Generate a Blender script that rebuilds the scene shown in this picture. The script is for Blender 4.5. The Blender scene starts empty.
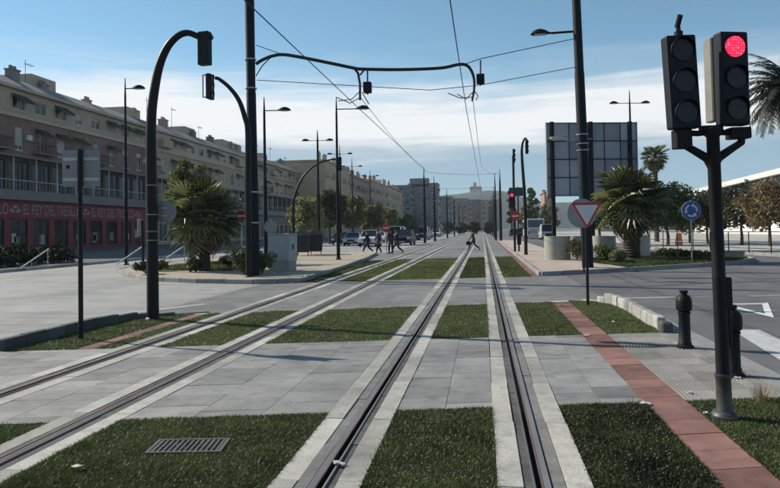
import bpy, math, random
import numpy as np
from mathutils import Vector, Matrix

random.seed(7); rng = np.random.default_rng(7)
scene = bpy.context.scene
col = scene.collection
R_ = math.radians

# ------------------------------------------------------------------ camera
FPX, CAMH = 680.0, 1.68
PITCH, ROLL, YAW, PPX, PPY = R_(1.2), R_(0.9), R_(7.75), 390.0, 215.8
CR = Matrix.Rotation(YAW, 3, 'Z') @ Matrix.Rotation(math.pi/2 + PITCH, 3, 'X') @ Matrix.Rotation(-ROLL, 3, 'Z')
CC = Vector((0, 0, CAMH))
cam = bpy.data.cameras.new('camera'); camo = bpy.data.objects.new('camera', cam); col.objects.link(camo)
cam.sensor_width = 36.0; cam.lens = 36.0*FPX/780.0
cam.shift_y = (PPY - 244.0)/780.0
cam.clip_start = 0.1; cam.clip_end = 9000
camo.matrix_world = Matrix.Translation(CC) @ CR.to_4x4()
scene.camera = camo

# ------------------------------------------------------------------ sky, sun, exposure
SUN_EL, SUN_DIR = R_(33.5), Vector((-math.cos(R_(19)), math.sin(R_(19)), 0))
sd = Vector((SUN_DIR.x*math.cos(SUN_EL), SUN_DIR.y*math.cos(SUN_EL), math.sin(SUN_EL)))
w = bpy.data.worlds.new('World'); scene.world = w; w.use_nodes = True
nt = w.node_tree; nt.nodes.clear()
def N(t, **k):
    n = nt.nodes.new(t)
    for a, b in k.items(): setattr(n, a, b)
    return n
def L(a, b): nt.links.new(a, b)
sky = N('ShaderNodeTexSky', sky_type='NISHITA', sun_disc=False)
sky.sun_elevation = SUN_EL; sky.sun_rotation = math.atan2(sd.x, sd.y); sky.altitude = 1500
sky.air_density = 1.0; sky.dust_density = 0.0; sky.ozone_density = 2.2
bg_sky = N('ShaderNodeBackground'); bg_sky.inputs[1].default_value = 0.098
gain = N('ShaderNodeMix', data_type='RGBA', blend_type='MULTIPLY'); gain.inputs[0].default_value = 1.0
L(sky.outputs[0], gain.inputs[6]); gain.inputs[7].default_value = (1.03, 1.22, 1.08, 1); L(gain.outputs[2], bg_sky.inputs[0])
tc = N('ShaderNodeTexCoord'); sep = N('ShaderNodeSeparateXYZ'); L(tc.outputs['Generated'], sep.inputs[0])
def streak(sx, sz, detail, rough, off):
    m = N('ShaderNodeMapping'); m.inputs['Scale'].default_value = (sx, sx, sz); m.inputs['Location'].default_value = off
    L(tc.outputs['Generated'], m.inputs[0])
    n = N('ShaderNodeTexNoise'); n.inputs['Scale'].default_value = 1.0; n.inputs['Detail'].default_value = detail
    n.inputs['Roughness'].default_value = rough; n.inputs['Distortion'].default_value = 0.6
    L(m.outputs[0], n.inputs['Vector']); return n.outputs[0]
n_big = streak(2.2, 9.0, 4, 0.5, (3.1, 1.7, 0.2))
n_fine = streak(4.0, 55.0, 5, 0.55, (0.4, 5.2, 1.3))
def M(op, a, b=None, c=None, clamp=False):
    n = N('ShaderNodeMath', operation=op, use_clamp=clamp)
    for i, v in enumerate((a, b, c)):
        if v is None: continue
        if isinstance(v, (int, float)): n.inputs[i].default_value = v
        else: L(v, n.inputs[i])
    return n.outputs[0]
zz = M('ADD', sep.outputs[2], M('MULTIPLY', M('SUBTRACT', n_big, 0.5), 0.12))
zz = M('ADD', zz, M('MULTIPLY', M('SUBTRACT', n_fine, 0.5), 0.075))
def ramp(fac, stops):
    r = N('ShaderNodeValToRGB'); e = r.color_ramp.elements
    e[0].position, e[0].color = stops[0]; e[1].position, e[1].color = stops[-1]
    for p, c in stops[1:-1]:
        x = e.new(p); x.color = c
    L(fac, r.inputs[0]); return r.outputs[0]
g = lambda v: (v, v, v, 1)
amount = ramp(zz, [(0.0, g(.6)), (0.05, g(.8)), (0.10, g(.85)), (0.125, g(.95)), (0.178, g(.97)), (0.198, g(.55)), (0.218, g(.14)), (0.25, g(.0))])
tint = ramp(zz, [(0.0, (.34, .49, .62, 1)), (0.10, (.30, .43, .56, 1)), (0.122, (.46, .56, .65, 1)), (0.152, (.94, .95, .95, 1)), (0.3, (.88, .9, .92, 1))])
bg_c = N('ShaderNodeBackground'); bg_c.inputs[1].default_value = 0.84; L(tint, bg_c.inputs[0])
mixs = N('ShaderNodeMixShader'); L(amount, mixs.inputs[0]); L(bg_sky.outputs[0], mixs.inputs[1]); L(bg_c.outputs[0], mixs.inputs[2])
wo = N('ShaderNodeOutputWorld'); L(mixs.outputs[0], wo.inputs[0])
sun = bpy.data.lights.new('sun', 'SUN'); sun.energy = 5.0; sun.angle = R_(0.53); sun.color = (1.0, 0.915, 0.78)
so = bpy.data.objects.new('sun', sun); col.objects.link(so); so.rotation_euler = sd.to_track_quat('Z', 'Y').to_euler()
so.location = (-60, 20, 60)
vs = scene.view_settings
vs.view_transform = 'Standard'; vs.look = 'None'; vs.gamma = 1.0; vs.exposure = 0.3; vs.use_curve_mapping = False
scene.cycles.max_bounces = 6; scene.cycles.transparent_max_bounces = 8
scene.cycles.volume_bounces = 0

# ------------------------------------------------------------------ pixel -> place helpers
def ray(px, py): return CR @ Vector(((px-PPX)/FPX, -(py-PPY)/FPX, -1.0))
def P(px, py, z=0.0):
    d = ray(px, py); return CC + d*((z-CAMH)/d.z)
def onX(px, py, X):
    d = ray(px, py); return CC + d*(X/d.x)
def onY(px, py, Y):
    d = ray(px, py); return CC + d*(Y/d.y)
def onplane(px, py, A, B):
    n = Vector((B.y-A.y, A.x-B.x, 0)); d = ray(px, py); return CC + d*(n.dot(A-CC)/n.dot(d))

# ------------------------------------------------------------------ materials
MATS = {}
def mat(name, c, rough=.75, metal=0.0, var=.18, scale=6.0, bump=0.0, bscale=None, spec=.4, c2=None, trans=0.0, emit=None, stretch=None, dirt=None):
    if name in MATS: return MATS[name]
    m = bpy.data.materials.new(name); m.use_nodes = True; t = m.node_tree; b = t.nodes['Principled BSDF']
    b.inputs['Roughness'].default_value = rough; b.inputs['Metallic'].default_value = metal
    b.inputs['Specular IOR Level'].default_value = spec
    tcn = t.nodes.new('ShaderNodeTexCoord'); geo = t.nodes.new('ShaderNodeNewGeometry'); oi = t.nodes.new('ShaderNodeObjectInfo')
    mp = t.nodes.new('ShaderNodeMapping'); mp.inputs['Scale'].default_value = stretch or (1, 1, 1)
    t.links.new(geo.outputs['Position'], mp.inputs[0])
    def noise(sc, det, ro=.6):
        n = t.nodes.new('ShaderNodeTexNoise'); n.inputs['Scale'].default_value = sc; n.inputs['Detail'].default_value = det
        n.inputs['Roughness'].default_value = ro; t.links.new(mp.outputs[0], n.inputs['Vector']); return n
    n1 = noise(scale, 6); n2 = noise(scale*.13, 3)
    def mth(op, a, v):
        x = t.nodes.new('ShaderNodeMath'); x.operation = op
        for i, q in enumerate((a, v)):
            if isinstance(q, (int, float)): x.inputs[i].default_value = q
            else: t.links.new(q, x.inputs[i])
        return x.outputs[0]
    s = mth('ADD', mth('MULTIPLY', n1.outputs[0], .6), mth('MULTIPLY', n2.outputs[0], .6))
    s = mth('ADD', s, mth('MULTIPLY', mth('SUBTRACT', oi.outputs['Random'], .5), .38))
    r = t.nodes.new('ShaderNodeValToRGB'); e = r.color_ramp.elements
    lo = [max(0, x*(1-var*1.3)) for x in c[:3]]; hi = [min(1, x*(1+var*1.3)) for x in (c2 or c)[:3]]
    e[0].position = .35; e[1].position = .85; e[0].color = (*lo, 1); e[1].color = (*hi, 1)
    t.links.new(s, r.inputs[0]); colr = r.outputs[0]
    if dirt:
        for dsc, amt, thr, st in dirt:      # stains and wear: blotches of their own shape
            mp2 = t.nodes.new('ShaderNodeMapping'); mp2.inputs['Scale'].default_value = st; t.links.new(geo.outputs['Position'], mp2.inputs[0])
            nd = t.nodes.new('ShaderNodeTexNoise'); nd.inputs['Scale'].default_value = dsc; nd.inputs['Detail'].default_value = 7; nd.inputs['Roughness'].default_value = .65
            t.links.new(mp2.outputs[0], nd.inputs['Vector'])
            rd = t.nodes.new('ShaderNodeValToRGB'); rd.color_ramp.elements[0].position = thr; rd.color_ramp.elements[1].position = thr+.16
            rd.color_ramp.elements[0].color = (1, 1, 1, 1); rd.color_ramp.elements[1].color = (1-amt, 1-amt, 1-amt*.95, 1)
            t.links.new(nd.outputs[0], rd.inputs[0])
            mx_ = t.nodes.new('ShaderNodeMix'); mx_.data_type = 'RGBA'; mx_.blend_type = 'MULTIPLY'; mx_.inputs[0].default_value = 1
            t.links.new(colr, mx_.inputs[6]); t.links.new(rd.outputs[0], mx_.inputs[7]); colr = mx_.outputs[2]
    t.links.new(colr, b.inputs['Base Color'])
    rr = mth('ADD', mth('MULTIPLY', mth('SUBTRACT', n1.outputs[0], .5), .25), rough); t.links.new(rr, b.inputs['Roughness'])
    if bump:
        nb = noise(bscale or scale*6, 5, .7); bp = t.nodes.new('ShaderNodeBump'); bp.inputs['Strength'].default_value = bump
        bp.inputs['Distance'].default_value = .02
        t.links.new(nb.outputs[0], bp.inputs['Height']); t.links.new(bp.outputs[0], b.inputs['Normal'])
    if emit:
        b.inputs['Emission Color'].default_value = (*emit[0], 1); b.inputs['Emission Strength'].default_value = emit[1]
    if trans:
        out = t.nodes['Material Output']; tr = t.nodes.new('ShaderNodeBsdfTranslucent'); mx = t.nodes.new('ShaderNodeMixShader')
        mx.inputs[0].default_value = trans
        t.links.new(r.outputs[0], tr.inputs[0]); t.links.new(b.outputs[0], mx.inputs[1]); t.links.new(tr.outputs[0], mx.inputs[2])
        t.links.new(mx.outputs[0], out.inputs[0])
    MATS[name] = m; return m

asphalt = mat('asphalt', (.29, .283, .268), .62, var=.30, scale=1.6, bump=.5, bscale=120, spec=.45, dirt=[(.35, .25, .46, (1, .35, 1)), (1.6, .26, .49, (.15, 1.4, 1)), (28, .32, .50, (1, 1, 1))])  # same asphalt as the right road, sun glare put into a paler grey
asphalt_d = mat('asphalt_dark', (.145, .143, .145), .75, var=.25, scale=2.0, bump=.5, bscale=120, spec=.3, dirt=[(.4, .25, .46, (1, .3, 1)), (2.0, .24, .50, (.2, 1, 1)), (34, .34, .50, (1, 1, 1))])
ground_m = mat('ground', (.16, .145, .12), .9, var=.25, scale=.3)
conc = mat('concrete_pale', (.40, .388, .35), .8, var=.22, scale=5, bump=.25, bscale=60, dirt=[(.8, .24, .46, (1, 1, 1)), (4.5, .26, .52, (1, 1, 1)), (55, .34, .50, (1, 1, 1))])
conc_w = mat('kerb_white', (.38, .37, .345), .85, dirt=[(.8, .24, .46, (1, 1, 1)), (4.5, .26, .52, (1, 1, 1)), (55, .34, .50, (1, 1, 1))], var=.25, scale=6, bump=.4, bscale=40)
conc_d = mat('concrete_grey', (.24, .24, .235), .8, var=.18, scale=4, bump=.3)
slab_m = mat('slab', (.265, .26, .25), .72, var=.22, scale=3.5, bump=.2, bscale=90, spec=.35, dirt=[(.8, .24, .46, (1, 1, 1)), (4.5, .26, .52, (1, 1, 1)), (55, .34, .50, (1, 1, 1))])
joint_m = mat('joint', (.11, .108, .10), .9)
grout = mat('grout', (.15, .147, .14), .8, dirt=[(.8, .24, .46, (1, 1, 1)), (4.5, .26, .52, (1, 1, 1)), (55, .34, .50, (1, 1, 1))], var=.4, scale=7, bump=.4, bscale=70)
rail_m = mat('rail_steel', (.17, .16, .165), .58, metal=.25, var=.3, scale=10, stretch=(1, .12, 1), spec=.4)
groove_m = mat('groove', (.012, .011, .011), .9)
rail_pale = mat('rail_side', (.15, .145, .145), .6, metal=.2, var=.3, scale=8, stretch=(1, .2, 1))
red_pave = mat('red_paver', (.185, .082, .066), .85, var=.38, scale=5, c2=(.20, .105, .088), dirt=[(.9, .35, .52, (1, 1, 1)), (3.5, .18, .56, (1, 1, 1)), (38, .25, .60, (1, 1, 1))], bump=.3, bscale=80)
pink_pave = mat('pink_gravel', (.37, .31, .27), .9, var=.22, scale=5, bump=.7, bscale=50)
soil = mat('soil', (.022, .028, .010), .95, var=.4, scale=12, bump=.6, bscale=40)
sand = mat('sandy_gravel', (.30, .26, .205), .92, var=.25, scale=4, bump=.7, bscale=45)
grass_m = mat('grass_blade', (.048, .064, .020), .55, var=.55, scale=3, c2=(.088, .108, .040), trans=.25, spec=.3)
lawn_m = mat('lawn_blade', (.075, .10, .026), .6, var=.4, scale=1.5, c2=(.11, .14, .045), trans=.4)
dry_m = mat('dry_weed', (.25, .20, .11), .9, var=.3)
iron = mat('dark_green_iron', (.008, .009, .011), .5, metal=.0, var=.3, scale=5, bump=.1, spec=.25)
iron2 = mat('black_iron', (.008, .008, .010), .55, metal=.0, var=.35, scale=8, bump=.15, spec=.22)
steel_dark = mat('mast_steel', (.009, .011, .017), .65, metal=.0, var=.3, scale=3, spec=.15)
galv = mat('galvanised', (.35, .36, .37), .45, metal=.7, var=.2)
sig_black = mat('signal_black', (.008, .010, .014), .55, spec=.2, var=.3, scale=9)
sig_grey = mat('signal_back', (.20, .19, .17), .6, var=.2)
sig_red = mat('signal_red_lit', (.6, .02, .06), .4, emit=((1.0, .035, .10), 1.5))
def led(m):
    t = m.node_tree; b = t.nodes['Principled BSDF']; tc_ = t.nodes.new('ShaderNodeTexCoord'); v = t.nodes.new('ShaderNodeTexVoronoi')
    v.inputs['Scale'].default_value = 42; v.inputs['Randomness'].default_value = .25; t.links.new(tc_.outputs['Object'], v.inputs['Vector'])
    r = t.nodes.new('ShaderNodeValToRGB'); r.color_ramp.elements[0].position = .2; r.color_ramp.elements[0].color = (1, .16, .27, 1); r.color_ramp.elements[1].position = .55; r.color_ramp.elements[1].color = (.70, .003, .045, 1)
    t.links.new(v.outputs['Distance'], r.inputs[0]); t.links.new(r.outputs[0], b.inputs['Emission Color']); b.inputs['Emission Strength'].default_value = 1.15
led(sig_red)
sig_off = mat('signal_lens_dark', (.018, .022, .028), .4, spec=.25, var=.3, scale=40)
wire_m = mat('wire', (.012, .012, .014), .6)
paint = mat('road_paint', (.52, .53, .53), .7, var=.25, scale=7)
paint_old = mat('road_paint_worn', (.27, .27, .265), .75, var=.35, scale=6)
sign_grey = mat('sign_back_grey', (.22, .23, .24), .5, metal=.3, var=.15)
sign_white = mat('sign_white', (.55, .56, .58), .45, var=.06)
sign_red = mat('sign_red', (.40, .028, .035), .45, var=.1)
sign_blue = mat('sign_blue', (.02, .085, .30), .45, var=.1)
glass_d = mat('window_glass', (.012, .014, .018), .15, var=.5, scale=1.0, spec=.3)
glass_b = mat('glass_blue', (.055, .075, .10), .15, var=.3, scale=.8, spec=.6)
leaf_palm = mat('fan_palm_leaf', (.06, .072, .024), .32, var=.45, scale=2, c2=(.115, .125, .048), trans=.42, spec=.6)
leaf_date = mat('date_palm_leaf', (.022, .034, .018), .5, var=.4, scale=2, trans=.15, spec=.5)
leaf_dead = mat('dry_palm_leaf', (.16, .115, .06), .8, var=.3, trans=.1)
trunk_m = mat('palm_trunk', (.085, .062, .042), .95, var=.45, scale=9, bump=1.0, bscale=18)
bark = mat('bark', (.085, .07, .055), .95, var=.35, scale=8, bump=.8, bscale=25)
leaf_yg = mat('yellow_green_leaf', (.115, .13, .045), .6, var=.5, scale=1.2, c2=(.20, .20, .08), trans=.45)
leaf_dk = mat('dark_green_leaf', (.035, .055, .018), .6, var=.5, scale=1.2, c2=(.06, .085, .03), trans=.25)
leaf_br = mat('russet_leaf', (.12, .070, .038), .7, var=.5, scale=1.2, c2=(.15, .115, .06), trans=.3)
leaf_ol = mat('olive_leaf', (.09, .095, .045), .65, var=.5, scale=1.2, c2=(.14, .14, .07), trans=.3)
shop_red = mat('shop_red', (.16, .012, .020), .55, var=.15, scale=2)
brick_m = mat('brick_wall', (.225, .15, .125), .9, var=.3, scale=3, bump=.4, bscale=12)
plaster = mat('cream_plaster', (.40, .335, .26), .88, var=.14, scale=1.2, bump=.15)
plaster2 = mat('beige_plaster', (.37, .295, .215), .88, var=.14, scale=1.0, bump=.15)
plaster3 = mat('ochre_plaster', (.46, .35, .225), .88, var=.12, scale=1.0, bump=.15)
plaster4 = mat('grey_plaster', (.16, .16, .17), .88, var=.15, scale=.8)
plaster5 = mat('rose_plaster', (.27, .19, .155), .88, var=.15, scale=.8)
ledge_m = mat('ledge_grey', (.22, .205, .19), .8, var=.15)
roof_m = mat('roof_slate', (.20, .19, .19), .85, var=.2, scale=2, bump=.3)
tile_m = mat('roof_terracotta', (.28, .16, .11), .85, var=.25, scale=3, bump=.5)
interior = mat('dark_interior', (.02, .02, .022), .9)
blind_m = mat('roller_blind', (.36, .34, .31), .7, var=.15)
awning_m = mat('awning_dark_green', (.025, .045, .03), .8, var=.3)
frame_w = mat('frame_white', (.5, .5, .49), .6, var=.1)
cabinet_m = mat('cabinet_grey', (.33, .345, .35), .6, var=.12, scale=3)
bin_m = mat('bin_grey_green', (.012, .016, .015), .5, var=.3)
tyre_m = mat('tyre', (.015, .015, .015), .85)
white_p = mat('car_white', (.60, .61, .62), .25, var=.05, spec=.5)
silver_p = mat('car_silver', (.32, .34, .36), .28, metal=.5, var=.08)
dark_p = mat('car_dark', (.02, .024, .035), .25, var=.1, spec=.5)
lamp_lens = mat('headlamp', (.55, .57, .58), .15, var=.1, spec=.7)
white_wall = mat('hall_white', (.62, .61, .58), .8, var=.08, scale=.6)
skin_m = mat('skin', (.42, .25, .18), .6, var=.1)
hair_m = mat('hair', (.02, .014, .010), .6)
cl_black = mat('cloth_black', (.014, .014, .018), .9, var=.3)
cl_navy = mat('cloth_navy', (.02, .025, .05), .9, var=.3)
cl_brown = mat('cloth_brown', (.06, .035, .025), .9, var=.3)
cl_grey = mat('cloth_grey', (.10, .10, .105), .9, var=.3)
shoe_m = mat('shoe', (.02, .018, .017), .6)
paper_m = mat('paper', (.5, .49, .46), .8, var=.1)
orange_m = mat('orange_plastic', (.55, .17, .05), .6)
far_m = mat('far_hill', (.045, .055, .045), .95, var=.35, scale=.006)

# ------------------------------------------------------------------ mesh helpers
class B:
    def __init__(s): s.v = []; s.f = []
    def quad(s, a, b, c, d):
        n = len(s.v); s.v += [tuple(a), tuple(b), tuple(c), tuple(d)]; s.f.append((n, n+1, n+2, n+3)); return s
    def poly(s, pts):
        n = len(s.v); s.v += [tuple(p) for p in pts]; s.f.append(tuple(range(n, n+len(pts)))); return s
    def box(s, x0, x1, y0, y1, z0, z1):
        n = len(s.v)
        s.v += [(x0, y0, z0), (x1, y0, z0), (x1, y1, z0), (x0, y1, z0), (x0, y0, z1), (x1, y0, z1), (x1, y1, z1), (x0, y1, z1)]
        s.f += [(n+a, n+b, n+c, n+d) for a, b, c, d in ((0, 3, 2, 1), (4, 5, 6, 7), (0, 1, 5, 4), (1, 2, 6, 5), (2, 3, 7, 6), (3, 0, 4, 7))]; return s
    def prism(s, poly, z0, z1, ztop=None):
        n = len(s.v); k = len(poly)
        s.v += [(p[0], p[1], z0) for p in poly] + [(p[0], p[1], z1) for p in poly]
        s.f.append(tuple(n+i for i in reversed(range(k)))); s.f.append(tuple(n+k+i for i in range(k)))
        for i in range(k): j = (i+1) % k; s.f.append((n+i, n+j, n+k+j, n+k+i))
        return s
    def extr(s, poly, a0, a1, axis='y', taper=1.0):
        # poly of (u, z) extruded along x or y
        n = len(s.v); k = len(poly)
        for a in (a0, a1):
            for u, z in poly: s.v.append((u, a, z) if axis == 'y' else (a, u, z))
        s.f.append(tuple(n+i for i in range(k))); s.f.append(tuple(n+k+i for i in reversed(range(k))))
        for i in range(k): j = (i+1) % k; s.f.append((n+j, n+i, n+k+i, n+k+j))
        return s
    def tube(s, pts, rad, n=10, cap=True):
        pts = [Vector(p) for p in pts]; k = len(pts)
        if not isinstance(rad, (list, tuple)): rad = [rad]*k
        base = len(s.v); up = None
        for i, p in enumerate(pts):
            t = (pts[min(i+1, k-1)] - pts[max(i-1, 0)])
            if t.length < 1e-9: t = Vector((0, 0, 1))
            t.normalize()
            if up is None:
                up = Vector((1, 0, 0)) if abs(t.x) < .9 else Vector((0, 1, 0))
            up = (up - t*up.dot(t)).normalized(); bi = t.cross(up)
            for j in range(n):
                a = 2*math.pi*j/n; s.v.append(tuple(p + (up*math.cos(a) + bi*math.sin(a))*rad[i]))
        for i in range(k-1):
            for j in range(n):
                a = base+i*n+j; b = base+i*n+(j+1) % n; s.f.append((a, b, b+n, a+n))
        if cap:
            s.f.append(tuple(base+j for j in reversed(range(n)))); s.f.append(tuple(base+(k-1)*n+j for j in range(n)))
        return s
    def stube(s, pts, rad, n=10, sub=5):
        pts = [Vector(p) for p in pts]; k = len(pts); rad = rad if isinstance(rad, (list, tuple)) else [rad]*k; out = []; rr = []
        for i in range(k-1):
            p0, p1, p2, p3 = pts[max(0, i-1)], pts[i], pts[i+1], pts[min(k-1, i+2)]
            for j in range(sub):
                u = j/sub; out.append(.5*((2*p1)+(p2-p0)*u+(2*p0-5*p1+4*p2-p3)*u*u+(3*p1-p0-3*p2+p3)*u**3)); rr.append(rad[i]*(1-u)+rad[i+1]*u)
        out.append(pts[-1]); rr.append(rad[-1]); return s.tube(out, rr, n)
    def lathe(s, prof, c=(0, 0, 0), n=20):
        base = len(s.v)
        for r, z in prof:
            for j in range(n):
                a = 2*math.pi*j/n; s.v.append((c[0]+r*math.cos(a), c[1]+r*math.sin(a), c[2]+z))
        for i in range(len(prof)-1):
            for j in range(n):
                a = base+i*n+j; b = base+i*n+(j+1) % n; s.f.append((a, b, b+n, a+n))
        s.f.append(tuple(base+j for j in reversed(range(n)))); s.f.append(tuple(base+(len(prof)-1)*n+j for j in range(n)))
        return s
    def disc(s, c, r, nrm='y', n=24, t=.01, r_in=None):
        # short drum facing along axis
        base = len(s.v)
        for k_ in (-t/2, t/2):
            for j in range(n):
                a = 2*math.pi*j/n; u, v = r*math.cos(a), r*math.sin(a)
                s.v.append((c[0]+u, c[1]+k_, c[2]+v) if nrm == 'y' else ((c[0]+k_, c[1]+u, c[2]+v) if nrm == 'x' else (c[0]+u, c[1]+v, c[2]+k_)))
        s.f.append(tuple(base+j for j in range(n))); s.f.append(tuple(base+n+j for j in reversed(range(n))))
        for j in range(n): k2 = (j+1) % n; s.f.append((base+k2, base+j, base+n+j, base+n+k2))
        return s
    def build(s, name, m, parent=None, smooth=False, bevel=0.0, seg=1, loc=None):
        me = bpy.data.meshes.new(name); me.from_pydata(s.v, [], s.f); me.update()
        return link(name, me, m, parent, smooth, bevel, seg, loc)
def link(name, me, m, parent=None, smooth=False, bevel=0.0, seg=1, loc=None):
    if m is not None and not me.materials: me.materials.append(m)
    o = bpy.data.objects.new(name, me); col.objects.link(o)
    if smooth: me.polygons.foreach_set('use_smooth', [True]*len(me.polygons))
    if smooth and smooth != 'full': me.set_sharp_from_angle(angle=R_(40))
    if parent is not None: o.parent = parent
    if bevel:
        b = o.modifiers.new('bevel', 'BEVEL'); b.width = bevel; b.segments = seg; b.limit_method = 'ANGLE'; b.angle_limit = R_(35)
    if loc is not None: o.location = loc
    return o
def npmesh(name, V, F):
    me = bpy.data.meshes.new(name); nv, nf, k = len(V), len(F), F.shape[1]
    me.vertices.add(nv); me.vertices.foreach_set('co', np.ascontiguousarray(V, dtype=np.float32).ravel())
    me.loops.add(nf*k); me.loops.foreach_set('vertex_index', np.ascontiguousarray(F, dtype=np.int32).ravel())
    me.polygons.add(nf); me.polygons.foreach_set('loop_start', np.arange(0, nf*k, k, dtype=np.int32))
    me.polygons.foreach_set('loop_total', np.full(nf, k, dtype=np.int32)); me.update(calc_edges=True); return me
def thing(name, label, cat, loc=(0, 0, 0), rz=0.0, group=None, lean=(0, 0)):
    o = bpy.data.objects.new(name, None); col.objects.link(o); o.empty_display_size = .2
    o.location = loc; o.rotation_euler = (lean[0], lean[1], rz); o['label'] = label; o['category'] = cat
    if group: o['group'] = group
    return o
def tag(o, label, cat, group=None):
    o['label'] = label; o['category'] = cat
    if group: o['group'] = group
    return o
def struct(o): o['kind'] = 'structure'; return o
def stuff(o, label=None, cat=None):
    o['kind'] = 'stuff'
    if label: o['label'] = label; o['category'] = cat
    return o
def emptystruct(name):
    o = bpy.data.objects.new(name, None); col.objects.link(o); o['kind'] = 'structure'; o.empty_display_size = .2; return o
def copy_tree(o, parent=None):
    c = o.copy(); col.objects.link(c); c.parent = parent
    for ch in list(o.children): copy_tree(ch, c)
    return c

# ------------------------------------------------------------------ ground, roads
E1 = lambda x: 6.45+.205*x
E2 = lambda x: 10.62+.22*x
E3 = lambda x: 15.3+.31*x
E4 = lambda x: 23.4+.31*x
E5 = lambda x: 40.0+.45*x
NEAR = lambda x: -3.0
FAR = lambda x: 420.0
OUT, INN = .35, .27
RAILS = [(-5.06, -1), (-3.62, 1), (-1.09, -1), (.33, 1)]       # groove x, outer side
bands = [(gx-OUT, gx+INN) if s < 0 else (gx-INN, gx+OUT) for gx, s in RAILS]
XL, XR = bands[0][0], bands[3][1]
gaps = [(bands[0][1], bands[1][0]), (bands[1][1], bands[2][0]), (bands[2][1], bands[3][0])]

gs = B().quad((-1650, -300, -.07), (1650, -300, -.07), (1650, 2450, -.07), (-1650, 2450, -.07)).build('ground', ground_m); struct(gs)
base = B().quad((-60, -20, -.06), (70, -20, -.06), (70, 420, -.06), (-60, 420, -.06)).build('road_bed', asphalt_d); struct(base)
def zone(b, x0, x1, f0, f1, z=0.0, n=1):
    for i in range(n):
        a = x0+(x1-x0)*i/n; c = x0+(x1-x0)*(i+1)/n
        b.quad((a, f0(a), z), (c, f0(c), z), (c, f1(c), z), (a, f1(a), z))
rb = B()
for x0, x1 in gaps+[(XR, 2.8), (-7.1, XL)]:
    zone(rb, x0, x1, E3, E4); zone(rb, x0, x1, E5, FAR)
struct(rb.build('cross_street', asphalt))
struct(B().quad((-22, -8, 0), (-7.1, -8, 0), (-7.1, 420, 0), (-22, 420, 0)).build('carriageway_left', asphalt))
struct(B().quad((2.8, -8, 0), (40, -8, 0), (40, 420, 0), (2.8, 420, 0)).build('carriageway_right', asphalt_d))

# --- crossing slabs, each one a piece
crossing = emptystruct('crossing_pavement')
def slabs(x0, x1, f0, f1, rows, cols, m, name='paving_slab', parent=None, gap=.0045, z=0.0, stagger=True, mb=None):
    for c in range(cols):
        a = x0+(x1-x0)*c/cols+gap/2; e = x0+(x1-x0)*(c+1)/cols-gap/2
        off = .5 if (stagger and c % 2) else 0
        cuts = sorted(set([0.0]+[min(1, max(0, (r+off)/rows)) for r in range(rows+1)]+[1.0]))
        for r in range(len(cuts)-1):
            def pt(x, t): return f0(x)+(f1(x)-f0(x))*t
            hy = gap/2; dz = random.uniform(-.002, .002)
            pl = [(a, pt(a, cuts[r])+hy), (e, pt(e, cuts[r])+hy), (e, pt(e, cuts[r+1])-hy), (a, pt(a, cuts[r+1])-hy)]
            B().prism(pl, z-.055, z+dz).build(name, m, parent)
for (x0, x1), cc in zip(gaps, (2, 3, 2)):
    slabs(x0, x1, E1, E2, 9, cc, slab_m, parent=crossing)
slabs(XR, 1.5, E1, E2, 9, 2, slab_m, parent=crossing)
slabs(-7.1, XL, E1, E2, 9, 3, slab_m, parent=crossing)
struct(B().poly([(x, E1(x)-.05, -.04) for x in (-7.2, 3.1)]+[(x, E2(x)+.05, -.04) for x in (3.1, -7.2)]).build('crossing_bed', joint_m))
# ribbed tactile tiles on the right
rowsT, colsT = 10, 3
for c in range(colsT):
    for r in range(rowsT):
        a = 1.9+(3.06-1.9)*c/colsT+.003; e = 1.9+(3.06-1.9)*(c+1)/colsT-.003
        b = B(); q = lambda x, t: E1(x)+(E2(x)-E1(x))*t
        t0, t1 = r/rowsT, (r+1)/rowsT
        b.prism([(a, q(a, t0)+.003), (e, q(e, t0)+.003), (e, q(e, t1)-.003), (a, q(a, t1)-.003)], -.055, -.008)
        for k in range(9):
            u0 = a+(e-a)*(k+.2)/9; u1 = a+(e-a)*(k+.72)/9
            b.prism([(u0, q(u0, t0)+.003), (u1, q(u1, t0)+.003), (u1, q(u1, t1)-.003), (u0, q(u0, t1)-.003)], -.009, .006)
        b.build('tactile_tile', mat('tactile_conc', (.205, .203, .195), .85, var=.25, scale=6, bump=.2), crossing)

# --- red paver strip, right and left
redstrip = emptystruct('red_paving_strip')
def red_run(x0, x1, f0, f1, step=.40, z=0.0, par=redstrip):
    xm = (x0+x1)/2; y = f0(xm)
    while y < f1(xm)-.05:
        y1 = min(y+step, f1(xm)); sk = .05
        B().prism([(x0, y+.004-sk), (x1, y+.004+sk), (x1, y1-.004+sk), (x0, y1-.004-sk)], z-.055, z+random.uniform(-.002, .002)).build('red_paver', red_pave, par)
        y = y1
red_run(1.5, 1.9, NEAR, E3)
red_run(1.65, 1.95, E4, E5)
red_run(-5.94, -5.68, E2, E3, z=.004)
B().prism([(1.65, E5(1.8)+.01), (1.95, E5(1.8)+.01), (1.95, 130), (1.65, 130)], -.02, .006).build('red_paver', red_pave, redstrip)

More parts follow.
